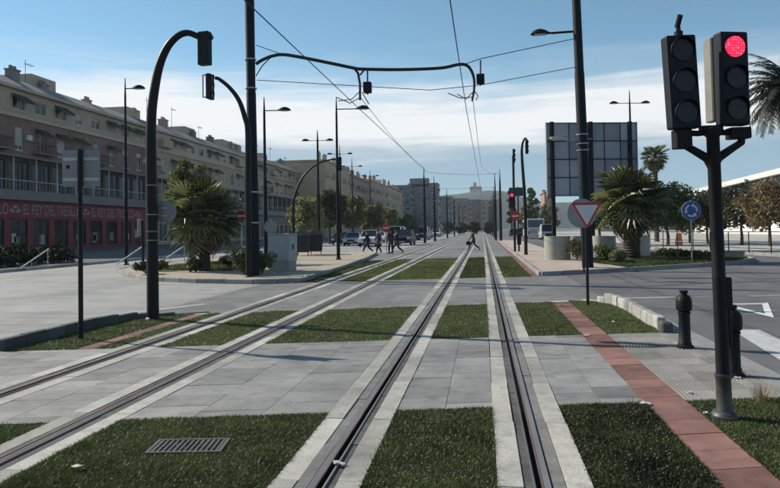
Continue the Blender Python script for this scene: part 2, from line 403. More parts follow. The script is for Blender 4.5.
# --- tram tracks
def track(label, rails, ymax=420):
    t = thing('tram_track', label, 'track', group='tram tracks')
    for gx, s in rails:
        # s = outer side direction; head lies outside the groove
        h0, h1 = gx+s*.020, gx+s*.078
        prof = [(gx-s*.10, -.055), (gx-s*.10, .001), (gx-s*.034, .001), (gx-s*.030, .008), (gx-s*.020, .008), (gx-s*.020, -.05), (h0, -.05), (h0, .008), (h0+s*.01, .012), (h1, .010), (h1+s*.012, .0), (h1+s*.012, -.055)]
        prof = [(gx-s*.034, -.055), (gx-s*.034, .008), (gx-s*.020, .008), (gx-s*.020, -.045), (h0, -.045), (h0, .010), (h0+s*.012, .013), (h1, .010), (h1+s*.01, -.055)]
        n = len(prof)
        for nm, idx, m in (('rail', (4, 5, 6, 7, 8), rail_m), ('rail_lip', (0, 1, 2, 3), rail_pale), ('groove', (2, 3, 4, 5), groove_m)):
            b = B()
            if nm == 'groove': pp = [(gx-s*.0195, .004), (gx-s*.0195, -.044), (h0-s*.0005, -.044), (h0-s*.0005, .004)]
            else: pp = [prof[i] for i in idx]
            for (a, c) in zip(pp[:-1], pp[1:]):
                b.quad((a[0], -3, a[1]), (c[0], -3, c[1]), (c[0], ymax, c[1]), (a[0], ymax, a[1]))
            b.build(nm, m, t)
        B().box(*sorted((h0-s*.001, h0+s*.009)), -3, ymax, .0, .0155).build('rail_edge', mat('rail_rust', (.36, .22, .16), .5, metal=.4, var=.4, scale=14, stretch=(1, .3, 1)), t)
        # dark infill bands and concrete edging pieces
        lo, hi = (gx-OUT, gx+INN) if s < 0 else (gx-INN, gx+OUT)
        cw = .175
        xi0, xi1 = sorted((gx-s*.034, gx-s*(INN-cw))); xo0, xo1 = sorted((h1+s*.011, gx+s*(OUT-cw)))
        for a, c in ((xi0, xi1), (xo0, xo1)):
            b = B(); y = -3.0
            while y < 60:
                y2 = y+random.uniform(.8, 1.6); b.box(a, c, y+.002, y2-.004, -.05, random.uniform(-.006, .001)); y = y2
            b.box(a, c, y, ymax, -.05, 0); o = b.build('infill', grout, t)
        for a, c in ((lo, lo+cw), (hi-cw, hi)):
            y = -3.0
            while y < 44:
                y2 = y+1.5; dz = random.uniform(-.003, .003); j = random.uniform(-.005, .005)
                B().box(a+.004+j, c-.004+j, y+.0025, y2-.0025, -.055, .004+dz).build('concrete_edging', conc, t); y = y2
            B().box(a+.004, c-.004, y+.005, ymax, -.055, .004).build('concrete_edging', conc, t)
    return t
track('grooved tram track running beside the red paved strip', RAILS[2:])
track('grooved tram track on the side of the arched signal post, away from the red signal', RAILS[:2])

# --- kerbs as separate stones
def kerb(path, w, h, m, parent, step=1.0, z0=-.05, gap=.012, name='kerb_stone', low=0):
    pts = [Vector((p[0], p[1], 0)) for p in path]
    # resample
    out = [pts[0]]
    for a, c in zip(pts[:-1], pts[1:]):
        n = max(1, round((c-a).length/step))
        out += [a+(c-a)*(i+1)/n for i in range(n)]
    for i in range(len(out)-1):
        a, c = out[i], out[i+1]; d = (c-a).normalized(); nn = Vector((-d.y, d.x, 0))*w/2; g_ = d*gap/2
        dz = random.uniform(-.006, .006)-(h-.02)*max(0, 1-i/low if low else 0)
        q = [(a+g_-nn), (c-g_-nn), (c-g_+nn), (a+g_+nn)]
        o = B().prism([(p.x, p.y) for p in q], z0, h+dz).build(name, m, parent, bevel=.015)
kr = thing('kerb', 'tall pale stone kerb curving round the grass behind the yield sign', 'kerb')
kerb([(2.25, 16.1), (2.58, 15.85), (2.78, 15.2), (2.85, 14.2), (2.83, 12.6), (2.82, 11.45)], .14, .21, conc_w, kr, .45, low=2)
B().prism([(2.74, 11.14), (2.92, 11.14), (2.91, 11.42), (2.75, 11.42)], -.05, .17).build('end_stone', mat('kerb_dark', (.06, .06, .06), .8), kr, bevel=.03)
kn = thing('kerb', 'pale stone kerb beside the foot of the red traffic signal', 'kerb')
kerb([(2.86, -3), (2.86, 6.85)], .17, .16, conc_w, kn, .9)
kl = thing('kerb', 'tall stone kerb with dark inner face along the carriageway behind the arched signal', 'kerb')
kerb([(-5.75, 13.75), (-6.35, 13.35), (-6.85, 12.7), (-7.02, 11.6), (-7.02, 9.1)], .15, .17, mat('kerb_shaded', (.085, .085, .09), .85, var=.3, scale=5, bump=.3), kl, .5, low=4)  # stone colour darkened to carry the shade on the inner face
struct(B().poly([(2.95, -5, .004), (3.25, -5, .004), (3.25, 10.8, .004), (3.22, 15, .004), (2.95, 16.6, .004), (2.7, 16.8, .004), (2.6, 16.2, .004), (2.9, 15.4, .004), (2.95, 14, .004)]).build('gutter', conc_d))
struct(B().quad((-7.12, 8.2, .004), (-7.12, 13.0, .004), (-7.55, 13.4, .004), (-7.5, 8.0, .004)).build('gutter', conc_d))
# flush concrete edging between grass and street
fe = emptystruct('flush_edging')
for x0, x1 in gaps+[(XR, 2.5), (-6.3, XL)]:
    B().prism([(x0, E3(x0)-.12), (x1, E3(x1)-.12), (x1, E3(x1)+.12), (x0, E3(x0)+.12)], -.05, .006).build('edging', conc, fe)
    if x1 < 2: B().prism([(x0, E4(x0)-.10), (x1, E4(x1)-.10), (x1, E4(x1)+.10), (x0, E4(x0)+.10)], -.05, .006).build('edging', conc_d, fe)

# --- road markings
pm_ = emptystruct('road_markings')
def stripe(pts, m=paint, z=.006):
    B().poly([(p.x, p.y, z) for p in pts]).build('painted_stripe', m, pm_)
d = Vector((-.25, -.97, 0)).normalized()
stripe([P(731.5, 330), P(731.5, 330)+Vector((-.35, -2.9, 0)), P(759.5, 330)+Vector((-.25, -2.9, 0)), P(759.5, 330)])
for k in (1, 2): 
    q = [Vector((3.9+k*1.0, 11.52+.25*k, 0)), Vector((3.55+k*1.0, 8.6+.25*k, 0)), Vector((4.05+k*1.0, 8.6+.25*k, 0)), Vector((4.35+k*1.0, 11.52+.25*k, 0))]; stripe(q)
tri = [P(717, 304), P(768, 303), P(774, 318)]; cen = (tri[0]+tri[1]+tri[2])/3
for i in range(3):
    a, c = tri[i], tri[(i+1) % 3]; stripe([a, c, cen+(c-cen)*.62, cen+(a-cen)*.62])
for a, c in (((600, 299.5), (676, 298)), ((698, 298), (736, 297)), ((752, 297), (795, 296))):
    p, q = P(*a), P(*c); stripe([p, q, q+Vector((0, .28, 0)), p+Vector((0, .28, 0))], paint_old)
stripe([Vector((-7.6, -4, 0)), Vector((-7.9, -4, 0)), Vector((-7.9, 13.2, 0)), Vector((-7.6, 13.0, 0))], paint_old)
stripe([Vector((-7.9, 13.2, 0)), Vector((-6.6, 15.4, 0)), Vector((-6.4, 15.3, 0)), Vector((-7.6, 13.0, 0))], paint_old)
for k in range(9):
    x = -16.5+k*1.1; stripe([Vector((x, 51.5, 0)), Vector((x+.5, 51.5, 0)), Vector((x+.5, 55, 0)), Vector((x, 55, 0))])
for k in range(14):
    for X in (-14.6, 9.2):
        stripe([Vector((X, 62+k*9, 0)), Vector((X+.13, 62+k*9, 0)), Vector((X+.13, 66+k*9, 0)), Vector((X, 66+k*9, 0))])

# --- planted zones
def inpoly(P_, poly):
    x, y = P_[:, 0], P_[:, 1]; ins = np.zeros(len(P_), bool); n = len(poly); j = n-1
    for i in range(n):
        xi, yi = poly[i]; xj, yj = poly[j]
        c = ((yi > y) != (yj > y)) & (x < (xj-xi)*(y-yi)/(yj-yi+1e-12)+xi); ins ^= c; j = i
    return ins
def grass_patch(poly, dens, h=.02, z=0.0, m=grass_m, wd=.0042, label=None, ragged=.02):
    pa = np.array(poly); lo, hi = pa.min(0)-ragged, pa.max(0)+ragged
    n = int(dens*np.prod(hi-lo)); pts = lo+rng.random((n, 2))*(hi-lo)
    cen = pa.mean(0); pts = pts[inpoly(pts, [tuple(cen+(p-cen)*(1+ragged/max(.3, np.linalg.norm(p-cen)))) for p in pa])]
    n = len(pts); ang = rng.random(n)*2*np.pi; hh = h*(.5+.8*rng.random(n)); ww = wd*(.6+.8*rng.random(n)); thin_ = np.sin(pts[:, 0]*3.7+pts[:, 1]*1.9)+np.sin(pts[:, 1]*5.3-pts[:, 0]*2.3)+rng.normal(0, .5, n); hh = np.where(thin_ > 1.5, hh*.45, hh)
    clump = .5+.5*np.sin(pts[:, 0]*5.1+1.7*np.sin(pts[:, 1]*3.3))*np.sin(pts[:, 1]*4.3+2.1*np.sin(pts[:, 0]*2.7)); hh = hh*(.7+.6*clump)
    lean = rng.normal(0, .7, (n, 2))*hh[:, None]
    b0 = np.c_[pts[:, 0]-np.cos(ang)*ww, pts[:, 1]-np.sin(ang)*ww, np.full(n, z-.004)]
    b1 = np.c_[pts[:, 0]+np.cos(ang)*ww, pts[:, 1]+np.sin(ang)*ww, np.full(n, z-.004)]
    tp = np.c_[pts+lean, z+hh]
    V = np.concatenate([b0, b1, tp]); F = np.c_[np.arange(n), np.arange(n)+n, np.arange(n)+2*n]
    o = link('grass', npmesh('grass', V, F), m); o['kind'] = 'stuff'
    if label: o['label'] = label; o['category'] = 'grass'
    if m is grass_m:
        kf_ = rng.choice(n, max(3, n//110), replace=False); fl = B()
        for q_ in kf_:
            x_, y_, h_, r_ = pts[q_, 0], pts[q_, 1], z+hh[q_]*.7, .0035+.004*random.random()
            fl.poly([(x_-r_, y_, h_), (x_, y_-r_, h_-.002), (x_+r_, y_, h_+.003), (x_, y_+r_, h_+.001)])
        fo = fl.build('clover_flecks', mat('fleck', (.20, .21, .13), .8, var=.3), o); fo['kind'] = 'stuff'
    s_ = B().poly([(p[0], p[1], z-.008) for p in poly]).build('soil', soil if m is grass_m else mat('turf', (.055, .075, .022), .95, var=.35, scale=6, bump=.5)); struct(s_)
    return o
def zp(x0, x1, f0, f1, e=0.0): return [(x0, f0(x0)+e), (x1, f0(x1)+e), (x1, f1(x1)-e), (x0, f1(x0)-e)]
NG = lambda x: 3.2
grass_patch(zp(gaps[1][0], gaps[1][1], NG, E1), 15000, label='dark grass between the two tracks round the metal grate')
grass_patch(zp(gaps[2][0], gaps[2][1], NG, E1), 15000, label='dark grass between the rails beside the red strip, before the crossing')
grass_patch(zp(gaps[0][0], gaps[0][1], NG, E1), 15000, label='dark grass between the rails of the far track, before the crossing')
grass_patch(zp(XR, 1.5, NG, E1), 15000, label='dark grass between rail and red strip, before the crossing')
grass_patch(zp(1.9, 2.8, NG, E1), 15000, label='dark grass at the foot of the red traffic signal')
for x0, x1, nm in ((gaps[0][0], gaps[0][1], 'between the rails of the far track'), (gaps[1][0], gaps[1][1], 'between the two tracks'), (gaps[2][0], gaps[2][1], 'between the rails beside the red strip'), (XR, 1.5, 'between rail and red strip')):
    grass_patch(zp(x0, x1, E2, E3, .02), 6000, wd=.006, h=.025, label='grass patch %s, from crossing to street' % nm)
    grass_patch(zp(x0, x1 if x1 != 1.5 else 1.62, E4, E5, .05), 900, wd=.018, h=.04, m=lawn_m, label='grass patch %s, beyond the street' % nm)
grass_patch([(1.9, E2(1.9)), (2.75, E2(2.75)), (2.74, 12.6), (2.77, 14.2), (2.7, 15.2), (2.45, 15.85), (1.9, E3(1.9))], 6000, wd=.006, h=.03, label='grass patch inside the pale curving kerb by the yield sign')
grass_patch([(-5.95, E2(-5.95)), (-6.93, E2(-6.93)), (-6.93, 11.6), (-6.76, 12.7), (-6.2, 13.4), (-5.95, E3(-5.95))], 5000, wd=.006, h=.03, label='grass patch at the foot of the arched signal post')
grass_patch([(XL, E2(XL)), (-5.67, E2(-5.67)), (-5.67, E3(-5.67)), (XL, E3(XL))], 5000, wd=.006, h=.03, label='sliver of grass between the pink strip and the far rail')
grass_patch([(-6.1, E4(-6.1)), (XL, E4(XL)), (XL, 36), (-6.1, 35)], 900, wd=.018, h=.04, m=lawn_m, label='thin grass strip along the sandy island')

# --- islands
def island(name, poly, m, z=.13, km=conc_d, kw=.16, skip=()):
    o = B().prism(poly, -.05, z).build(name, m); struct(o)
    e = emptystruct(name+'_kerb')
    kerb(poly+[poly[0]], kw, z+.02, km, e, 1.0)
    return o
ISL = [(-5.95, 21.75), (-7.4, 21.3), (-9.5, 21.8), (-11.8, 22.9), (-14.3, 25.7), (-16.2, 28.5), (-17.0, 33), (-16.6, 42), (-14.5, 50), (-9.0, 50), (-7.4, 47), (-6.6, 38), (-6.2, 30)][::-1]
island('island_left', ISL, sand, km=conc_d)
ISR = [(1.98, 24.3), (2.7, 24.65), (4.2, 25.6), (6.3, 27.1), (8.6, 28.8), (10.8, 30.8), (12.3, 33.2), (12.9, 36.0), (12.0, 39), (8.5, 42), (4.6, 47), (4.4, 90), (1.98, 90)]
island('island_right', ISR, pink_pave, km=conc_d)
grass_patch([(5.4, 26.75), (6.3, 27.35), (8.6, 29.05), (10.7, 31), (12.1, 33.4), (12.65, 36.0), (11.8, 38.8), (8.4, 41.6), (6, 40), (5.2, 36), (4.6, 31)], 700, wd=.02, h=.07, z=.145, m=lawn_m, label='bright lawn under the palm on the kerbed island')
grass_patch([(-15.3, 29), (-13.5, 27), (-10.2, 26.5), (-9.2, 31), (-10, 34), (-14, 35)], 300, wd=.025, h=.08, z=.14, m=lawn_m, label='thin lawn round the fan palm on the sandy island')
# left footway, right footway
struct(B().prism([(-70, -20), (-22, -20), (-22, 420), (-70, 420)], -.05, .13).build('footway_left', mat('footway_grey', (.125, .118, .108), .85, var=.2, scale=1.5)))
kf = emptystruct('footway_left_kerb'); kerb([(-21.9, 14), (-21.9, 110)], .2, .15, conc, kf, 2.0)
RF = [P(640, 249), P(700, 251.5), P(795, 257.5)]
rp = [(RF[0].x, RF[0].y), (RF[1].x, RF[1].y), (RF[2].x, RF[2].y), (90, 36), (90, 330), (16, 330), (14, 70)]
struct(B().prism(rp, -.05, .13).build('footway_right', conc))
kf2 = emptystruct('footway_right_kerb'); kerb([(p.x-.1, p.y-.1) for p in RF], .2, .17, conc_d, kf2, 1.2)

# ------------------------------------------------------------------ traffic signal heads
def signal_head(par, c, lit=None, w=.27, h=.82, dep=.22, back=None, yaw=0.0, nm='signal_head', tilt=0.0, board=0.0, n=3):
    # faces local -Y
    hd = B().box(-w/2, w/2, 0, dep*.55, 0, h).build(nm, sig_black, par, bevel=.02, seg=2)
    hd.location = c; hd.rotation_euler = (0, tilt, yaw)
    if board: B().box(-w/2-board, w/2+board, dep*.28, dep*.30, -board, h+board).build('backing_board', sig_black, hd)
    if back: B().box(-w/2-.012, -w/2+.055, dep*.56, dep*1.1, .05, h-.02).build('rear_housing', back, hd, bevel=.01)
    for k in range(n):
        z = h*(k+.5)/n; r = min(w*.345, h/n*.37); state = (lit == n-1-k)
        B().disc((0, -.006, z), r, 'y', 24, .014).build('lens', sig_red if state else sig_off, hd, smooth=True)
        # hood: open half tube
        b = B(); nn = 14
        for i in range(nn):
            a0 = math.pi*(-.12+1.24*i/nn); a1 = math.pi*(-.12+1.24*(i+1)/nn); rr = r*1.16; L_ = .03 if state else .06
            l0 = L_*(.35+.65*math.sin(max(0, min(math.pi, a0)))); l1 = L_*(.35+.65*math.sin(max(0, min(math.pi, a1))))
            b.quad((rr*math.cos(a0), 0, z+rr*math.sin(a0)), (rr*math.cos(a1), 0, z+rr*math.sin(a1)), (rr*math.cos(a1), -l1, z+rr*math.sin(a1)), (rr*math.cos(a0), -l0, z+rr*math.sin(a0)))
        b.build('visor', sig_black, hd)
        if state:
            pass
    return hd
pos = P(725, 418)
t = thing('traffic_signal', 'two-headed traffic signal on black iron post showing a red light', 'traffic signal', pos, YAW, lean=(0, -R_(1.0)))
B().lathe([(.125, 0), (.125, .025), (.11, .03), (.10, .05), (.075, .065), (.07, .09), (.066, .10), (.062, .34), (.07, .35), (.07, .38), (.06, .385)]).build('base', mat('base_grey', (.10, .105, .105), .5, metal=.4, var=.35, scale=10), t, smooth=True)
B().lathe([(.058, .38), (.055, 1.2), (.056, 1.205), (.056, 1.24), (.055, 1.25), (.054, 2.45), (.07, 2.47), (.075, 2.52), (.05, 2.54)]).build('post', iron2, t, smooth=True)
b = B(); b.box(-.10, .09, -.02, .06, 2.50, 2.555)
for s in (-1, 1):
    b.tube([(0, .02, 2.18), (s*.05, .02, 2.27), (s*.16, .02, 2.34), (s*.26, .02, 2.40), (s*.26, .02, 2.50)], [.045, .042, .036, .035, .035], 8)
    b.tube([(0, .02, 2.50), (s*.12, .02, 2.49), (s*.25, .02, 2.50)], .028, 8)
b.box(-.33, -.19, -.03, .09, 2.36, 2.53); b.box(.15, .33, -.03, .09, 2.43, 2.53)
b.build('bracket', iron2, t, bevel=.008)
h1 = signal_head(t, (-.245, -.06, 2.53), None, w=.27, h=.82, tilt=-R_(1.6), nm='signal_head', yaw=R_(3))
h2 = signal_head(t, (.19, -.06, 2.545), 0, w=.265, h=.82, back=sig_grey, tilt=R_(.6), yaw=R_(8))
b = B(); b.box(-.028, .028, .02, .07, .82, .86); b.box(-.018, -.004, .03, .05, .86, .90); b.box(.006, .016, .03, .05, .86, .90); b.tube([(0, .06, .90), (0, -.01, .985)], .024, 8); b.build('detector', iron2, h1)
b = B(); b.tube([(.02, 0, .58), (.075, .02, .62), (.075, .02, 1.1), (.06, 0, 1.18)], .03, 8); b.box(.03, .10, -.03, .06, .95, 1.22)
b.build('push_button', iron2, t, bevel=.01)
pos2 = P(735, 375)

# bollard with ball top
t = thing('bollard', 'black cast iron bollard with knob top on the ribbed paving', 'bollard', P(685, 348), 0)
B().lathe([(.115, 0), (.115, .035), (.09, .05), (.085, .09), (.078, .10), (.074, .46), (.085, .475), (.085, .49), (.072, .50)], n=24).build('shaft', iron2, t, smooth=True)
B().lathe([(.072, .50), (.10, .52), (.105, .56), (.105, .63), (.098, .68), (.075, .715), (.045, .735), (.04, .745), (.055, .755), (.055, .785), (.035, .79)], n=24).build('cap', iron2, t, smooth=True)
t = thing('bollard', 'black iron bollard half hidden behind the red traffic signal post', 'bollard', P(733.5, 376), 0)
B().lathe([(.115, 0), (.115, .035), (.09, .05), (.085, .09), (.078, .10), (.074, .46), (.085, .475), (.085, .49), (.072, .50)], n=24).build('shaft', iron2, t, smooth=True)
B().lathe([(.072, .50), (.10, .52), (.105, .56), (.105, .63), (.098, .68), (.075, .715), (.045, .735), (.04, .745), (.055, .755), (.055, .785), (.035, .79)], n=24).build('cap', iron2, t, smooth=True)

# yield sign
t = thing('yield_sign', 'white triangular yield sign with red border on a thin dark post', 'sign', P(588, 306), YAW)
B().tube([(0, 0, 0), (0, 0, 2.12)], .032, 10).build('post', iron, t, smooth=True)
def tri_pts(w, h, zt, r=.0): return [(-w/2, zt), (w/2, zt), (0, zt-h)]
def rounded_tri(w, h, zt, r):
    A = [Vector((-w/2, zt)), Vector((w/2, zt)), Vector((0, zt-h))]; out = []
    for i in range(3):
        p, a, c = A[i], A[i-1], A[(i+1) % 3]; u = (a-p).normalized(); v = (c-p).normalized()
        for k in range(6):
            s_ = k/5; out.append(tuple(p+u*r*(1-s_)**2+v*r*s_**2))
    return out
pl = B().extr(rounded_tri(.66, .57, 2.20, .06), -.05, -.035).build('plate', sign_red, t)
B().extr(rounded_tri(.50, .43, 2.147, .03), -.056, -.051).build('white_face', sign_white, pl)
# the round sign back mounted behind it
t = thing('round_sign', 'back of a round pale sign showing behind the yield sign', 'sign', P(584, 272.5, .13), YAW)
B().tube([(0, 0, 0), (0, 0, 2.3)], .035, 8).build('post', iron, t, smooth=True)
B().disc((-.05, -.06, 2.02), .50, 'y', 32, .02).build('plate', sign_grey, t, smooth=True)

# left: back of double sign on post
t = thing('sign_post', 'back of a square grey double sign on a dark post in the grass', 'sign', P(81, 340), YAW)
B().tube([(0, 0, 0), (0, 0, 3.06)], .038, 10).build('post', iron, t, smooth=True)
for s in (-1, 1): B().box(s*.155-.148, s*.155+.148, .04, .055, 2.46, 3.05).build('plate', sign_grey, t)
b = B(); b.box(-.29, .29, .028, .042, 2.55, 2.60); b.box(-.29, .29, .028, .042, 2.88, 2.93); b.build('clamp_rail', galv, t)
B().disc((-.21, .036, 2.78), .03, 'y', 12, .012).build('fixing_cap', iron2, t)

# arched signal posts
def arc_signal(label, loc, pts, rads, head_at, head_yaw, hw=.3, hh=.72, bands=True, frame=False, m=iron):
    t = thing('arched_signal', label, 'traffic signal', loc, YAW)
    B().stube(pts, rads, 14).build('post', m, t, smooth=True)
    B().lathe([(rads[0]*1.25, 0), (rads[0]*1.25, .03), (rads[0]*1.02, .06)], n=16).build('base_plate', m, t, smooth=True)
    h = signal_head(t, head_at, None, w=hw, h=hh, yaw=head_yaw, dep=.3)
    if bands:
        for z in (1.55, 1.72, 2.05, 2.62):
            B().lathe([(.112, z), (.112, z+.012)], n=14).build('clamp_band', galv, t)
    return t, h
# local frame: x to the right of camera
px = 1/51.3
pts = [(0, 0, 0), (0, 0, 1.5), (-.01, 0, 3.0), (.0, 0, 3.9), (.05, 0, 4.4), (.16, 0, 4.95), (.32, 0, 5.33), (.52, 0, 5.55), (.72, 0, 5.62), (.92, 0, 5.55), (1.05, 0, 5.47)]
rads = [.115, .112, .105, .095, .09, .082, .075, .068, .062, .058, .055]
t, h = arc_signal('tall black arched signal post rising from the grass, signal head seen from behind', P(153, 320), pts, rads, (1.08, .10, 4.98), R_(180-18), hw=.24, hh=.66)
B().disc((-.13, .05, .55), .05, 'x', 12, .04).build('camera_eye', iron2, h)
ps = thing('round_sign', 'back of a round grey sign fixed to the arched signal post', 'sign', P(153, 320)+Vector((.02, .14, 0)), YAW)
B().disc((.17, .02, 2.11), .22, 'y', 28, .015).build('plate', sign_grey, ps, smooth=True)
b = B(); b.box(-.06, .20, -.005, .012, 2.02, 2.05); b.box(-.06, .20, -.005, .012, 2.17, 2.20); b.build('clamp_rail', galv, ps)

OL = P(254.5, 279, .0); OR = P(588, 271, .0)
# second arched signal beside the left mast
p2 = P(249, 277, .13)
pts = [(0, 0, 0), (0, 0, 3), (.02, 0, 5.0), (-.08, 0, 5.55), (-.28, 0, 6.15), (-.6, 0, 6.6), (-.95, 0, 6.9), (-1.1, 0, 6.95)]
t, h = arc_signal('arched signal post hugging the mast, with thin signal head seen edge-on', p2, pts, [.12, .115, .1, .09, .08, .07, .062, .06], (-1.22, .05, 6.22), R_(90-12), hw=.36, hh=.88, bands=False)
b = B()
for (a, c) in (((-.10, .10, .06), (-.10, .30, .06)), ((-.10, .30, .06), (-.10, .30, .84)), ((-.10, .30, .84), (-.10, .10, .84))): b.tube([a, c], .02, 6)
b.build('mounting_frame', iron, h)

# ------------------------------------------------------------------ overhead line masts
def mast(label, loc, h, r0, r1, lean=0.0, steps=True, group='overhead line masts', m=steel_dark, collars=()):
    t = thing('overhead_mast', label, 'mast', loc, 0, group, lean=(0, lean))
    if steps: prof = [(r0*1.5, 0), (r0*1.5, .04), (r0, .05), (r0, h*.30), (r0*.93, h*.305), (r0*.86, h*.62), (r0*.80, h*.625), (r1*1.15, h*.93), (r1*.6, h), (.02, h+.05)]
    else: prof = [(r0*1.35, 0), (r0*1.35, .04), (r0, .05), (r0*.95, h*.5), (r0*.62, h*.8), (r1, h*.93), (.03, h)]
    B().lathe(prof, n=18).build('pole', m, t, smooth=True)
    for z in collars: B().lathe([(r0*1.06, z), (r0*1.06, z+.04)], n=18).build('collar', galv, t)
    return t
mL = mast('tall dark mast beside the grey cabinet carrying the curved overhead bracket', OL, 10.8, .20, .15, -R_(.4), collars=(2.0, 3.1, 6.85, 7.9))
mR = mast('tall dark mast on pink paving with one street lamp arm', OR, 12.2, .215, .14, -R_(1.2), collars=(4.6, 4.85, 5.2))
def lamp_head(par, x, z, s, y=0.0, nm='lamp_head', m=steel_dark):
    # dome luminaire, flat below; arm side at x, pointing to s
    b = B(); n = 14; prof = []
    sec = [(0, .05, .03), (.10, .09, .06), (.25, .18, .15), (.42, .23, .20), (.58, .22, .18), (.72, .15, .11), (.80, .04, .02)]
    basei = len(b.v)
    for u, hw, hz in sec:
        for j in range(n):
            a = 2*math.pi*j/n; yy = hw*math.cos(a); zz_ = hz*math.sin(a) if math.sin(a) > 0 else .025*math.sin(a)
            b.v.append((x+s*u, y+yy, z+zz_))
    for i in range(len(sec)-1):
        for j in range(n):
            a = i*n+j; c = i*n+(j+1) % n; b.f.append((a, c, c+n, a+n) if s > 0 else (a, a+n, c+n, c))
    b.f.append(tuple(range(n))); b.f.append(tuple((len(sec)-1)*n+j for j in range(n)))
    o = b.build(nm, m, par, smooth=True)
    B().box(*(sorted((x+s*.22, x+s*.66))), y-.12, y+.12, z-.04, z-.02).build('lamp_lens', lamp_lens, o)
    return o
hz = onplane(578, 31, OR, OR+Vector((1, 0, 0))).z
B().tube([(0, 0, hz), (-1.0, 0, hz)], .045, 8).build('lamp_arm', steel_dark, mR)
lamp_head(mR, -.98, hz, -1)
b = B(); b.tube([(-.2, -.05, 5.0), (-.6, -.05, 5.0)], .03, 6); b.tube([(.2, 0, 5.05), (.35, 0, 5.05)], .03, 6); b.build('side_bracket', galv, mR)
b = B(); b.tube([(-.25, -.1, 5.15), (-.75, -.3, 5.15), (-1.05, -.5, 5.1)], .02, 6); b.build('mirror_arm', galv, mR)
B().lathe([(.02, 0), (.16, .03), (.22, .10), (.23, .14)], (-1.05, -.5, 4.98), 16).build('mirror_dish', frame_w, mR, smooth=True)

# curved bracket over both tracks and wires
DR = (OR-OL); DR.z = 0
cv = thing('overhead_bracket', 'curved dark tube bracket reaching over both tracks from the mast', 'bracket', OL)
def lp(px_, py_): return onplane(px_, py_, OL, OR)-OL
arch = [lp(256, 64), lp(262, 60), lp(272, 56), lp(283, 54.5), lp(300, 57), (lp(330, 63)), lp(354, 68), lp(362, 69), lp(400, 69.5), lp(440, 68), lp(458, 64.5), lp(466, 65), lp(471, 70), lp(474, 79), lp(474, 90), lp(472, 101)]
B().stube(arch, [.06]*12+[.055, .05, .045, .035], 10).build('arch_tube', wire_m, cv, smooth=True)
B().tube([lp(354, 68), lp(358, 73), lp(360, 84), lp(360, 100)], .045, 8).build('drop_tube', wire_m, cv, smooth=True)
B().tube([lp(365, 69), lp(360, 75)], .035, 8).build('drop_tube', wire_m, cv)
B().tube([lp(256, 76), lp(262, 66), lp(270, 58)], .022, 6).build('strut', wire_m, cv)
for (a, c, e) in (((361, 90), (352, 99), (338, 101)), ((362, 92), (366, 99), (369, 104)), ((473, 92), (466, 99), (457, 94)), ((473, 97), (460, 98), (448, 93)), ((361, 97), (350, 103), (336, 97)), ((474, 90), (478, 96), (476, 100))):
    B().tube([lp(*a), lp(*c), lp(*e)], .018, 6).build('registration_arm', wire_m, cv)
for (x, y0, y1, y2) in ((367.5, 70, 82, 93), (480.5, 60, 74, 84)):
    c = lp(x, (y1+y2)/2); hh = abs(lp(x, y1).z-lp(x, y2).z)
    b = B(); b.box(c.x-.15, c.x+.15, c.y-.12, c.y+.12, c.z-hh/2, c.z+hh/2); b.box(c.x-.04, c.x+.04, c.y-.04, c.y+.04, c.z-hh/2-.06, c.z-hh/2)
    w_ = b.build('counterweight', steel_dark, cv, bevel=.03)
    B().tube([lp(x, y0), lp(x, y1)], .03, 6).build('hanger', wire_m, w_)

def wire(label, pts, r=.014, sag=0.0, n=1, group=None):
    pp = []
    for a, c in zip(pts[:-1], pts[1:]):
        for k in range(12): 
            s_ = k/12; q = a+(c-a)*s_; pp.append(Vector((q.x, q.y, q.z-sag*4*s_*(1-s_))))
    pp.append(pts[-1]); o = B().tube(pp, r, 5).build('overhead_wire', wire_m, smooth=True)
    return tag(o, label, 'wire', group)
op = lambda x, y: onplane(x, y, OL, OR)
cl = [onX(190, -50, -4.34), onX(286, 40, -4.34), op(361, 107), onX(424, 165, -4.34)]
cl = [Vector((-4.34, 5, 6.0)), Vector((-4.34, 24.6, 6.08)), Vector((-4.45, 55, 6.45)), Vector((-6.9, 84.0, 8.9))]
wire('contact wire climbing over the far track to the masts beyond', cl, .013)
wire('contact wire above the track beside the red strip', [Vector((-.55, 5, 6.0)), Vector((-.52, 25.5, 6.1)), Vector((-.3, 56, 6.2)), Vector((-.1, 88, 6.2)), Vector((-.1, 190, 6.2))], .013)
wire('upper span wire from lamp mast to the curved bracket end', [op(577, 38), op(481, 58.5), op(464, 64.3)], .016)
wire('lower span wire between the two masts under the bracket', [op(578, 66.5), op(480, 85), op(430, 90), op(257, 80)], .014)
wire('thin span wire from the left mast meeting the bracket top', [op(256, 45), op(283, 54.5)], .014)
wire('feeder wire hanging from the bracket end down the line', [op(473, 100), Vector((.0, 60, 7.1)), Vector((1.9, 87.7, 8.6))], .012, .2)
wire('cross span wire between the far pairs of masts', [Vector((-7.1, 84.5, 8.9)), Vector((2.2, 87.7, 8.7))], .018, .25)
wire('lower cross span between the farther masts', [Vector((-6.8, 98, 7.6)), Vector((1.8, 99.5, 7.6))], .018, .1)
wire('span wire from the far left masts towards the near bracket', [op(361, 98), Vector((-7.1, 84.5, 9.2))], .012, .3)

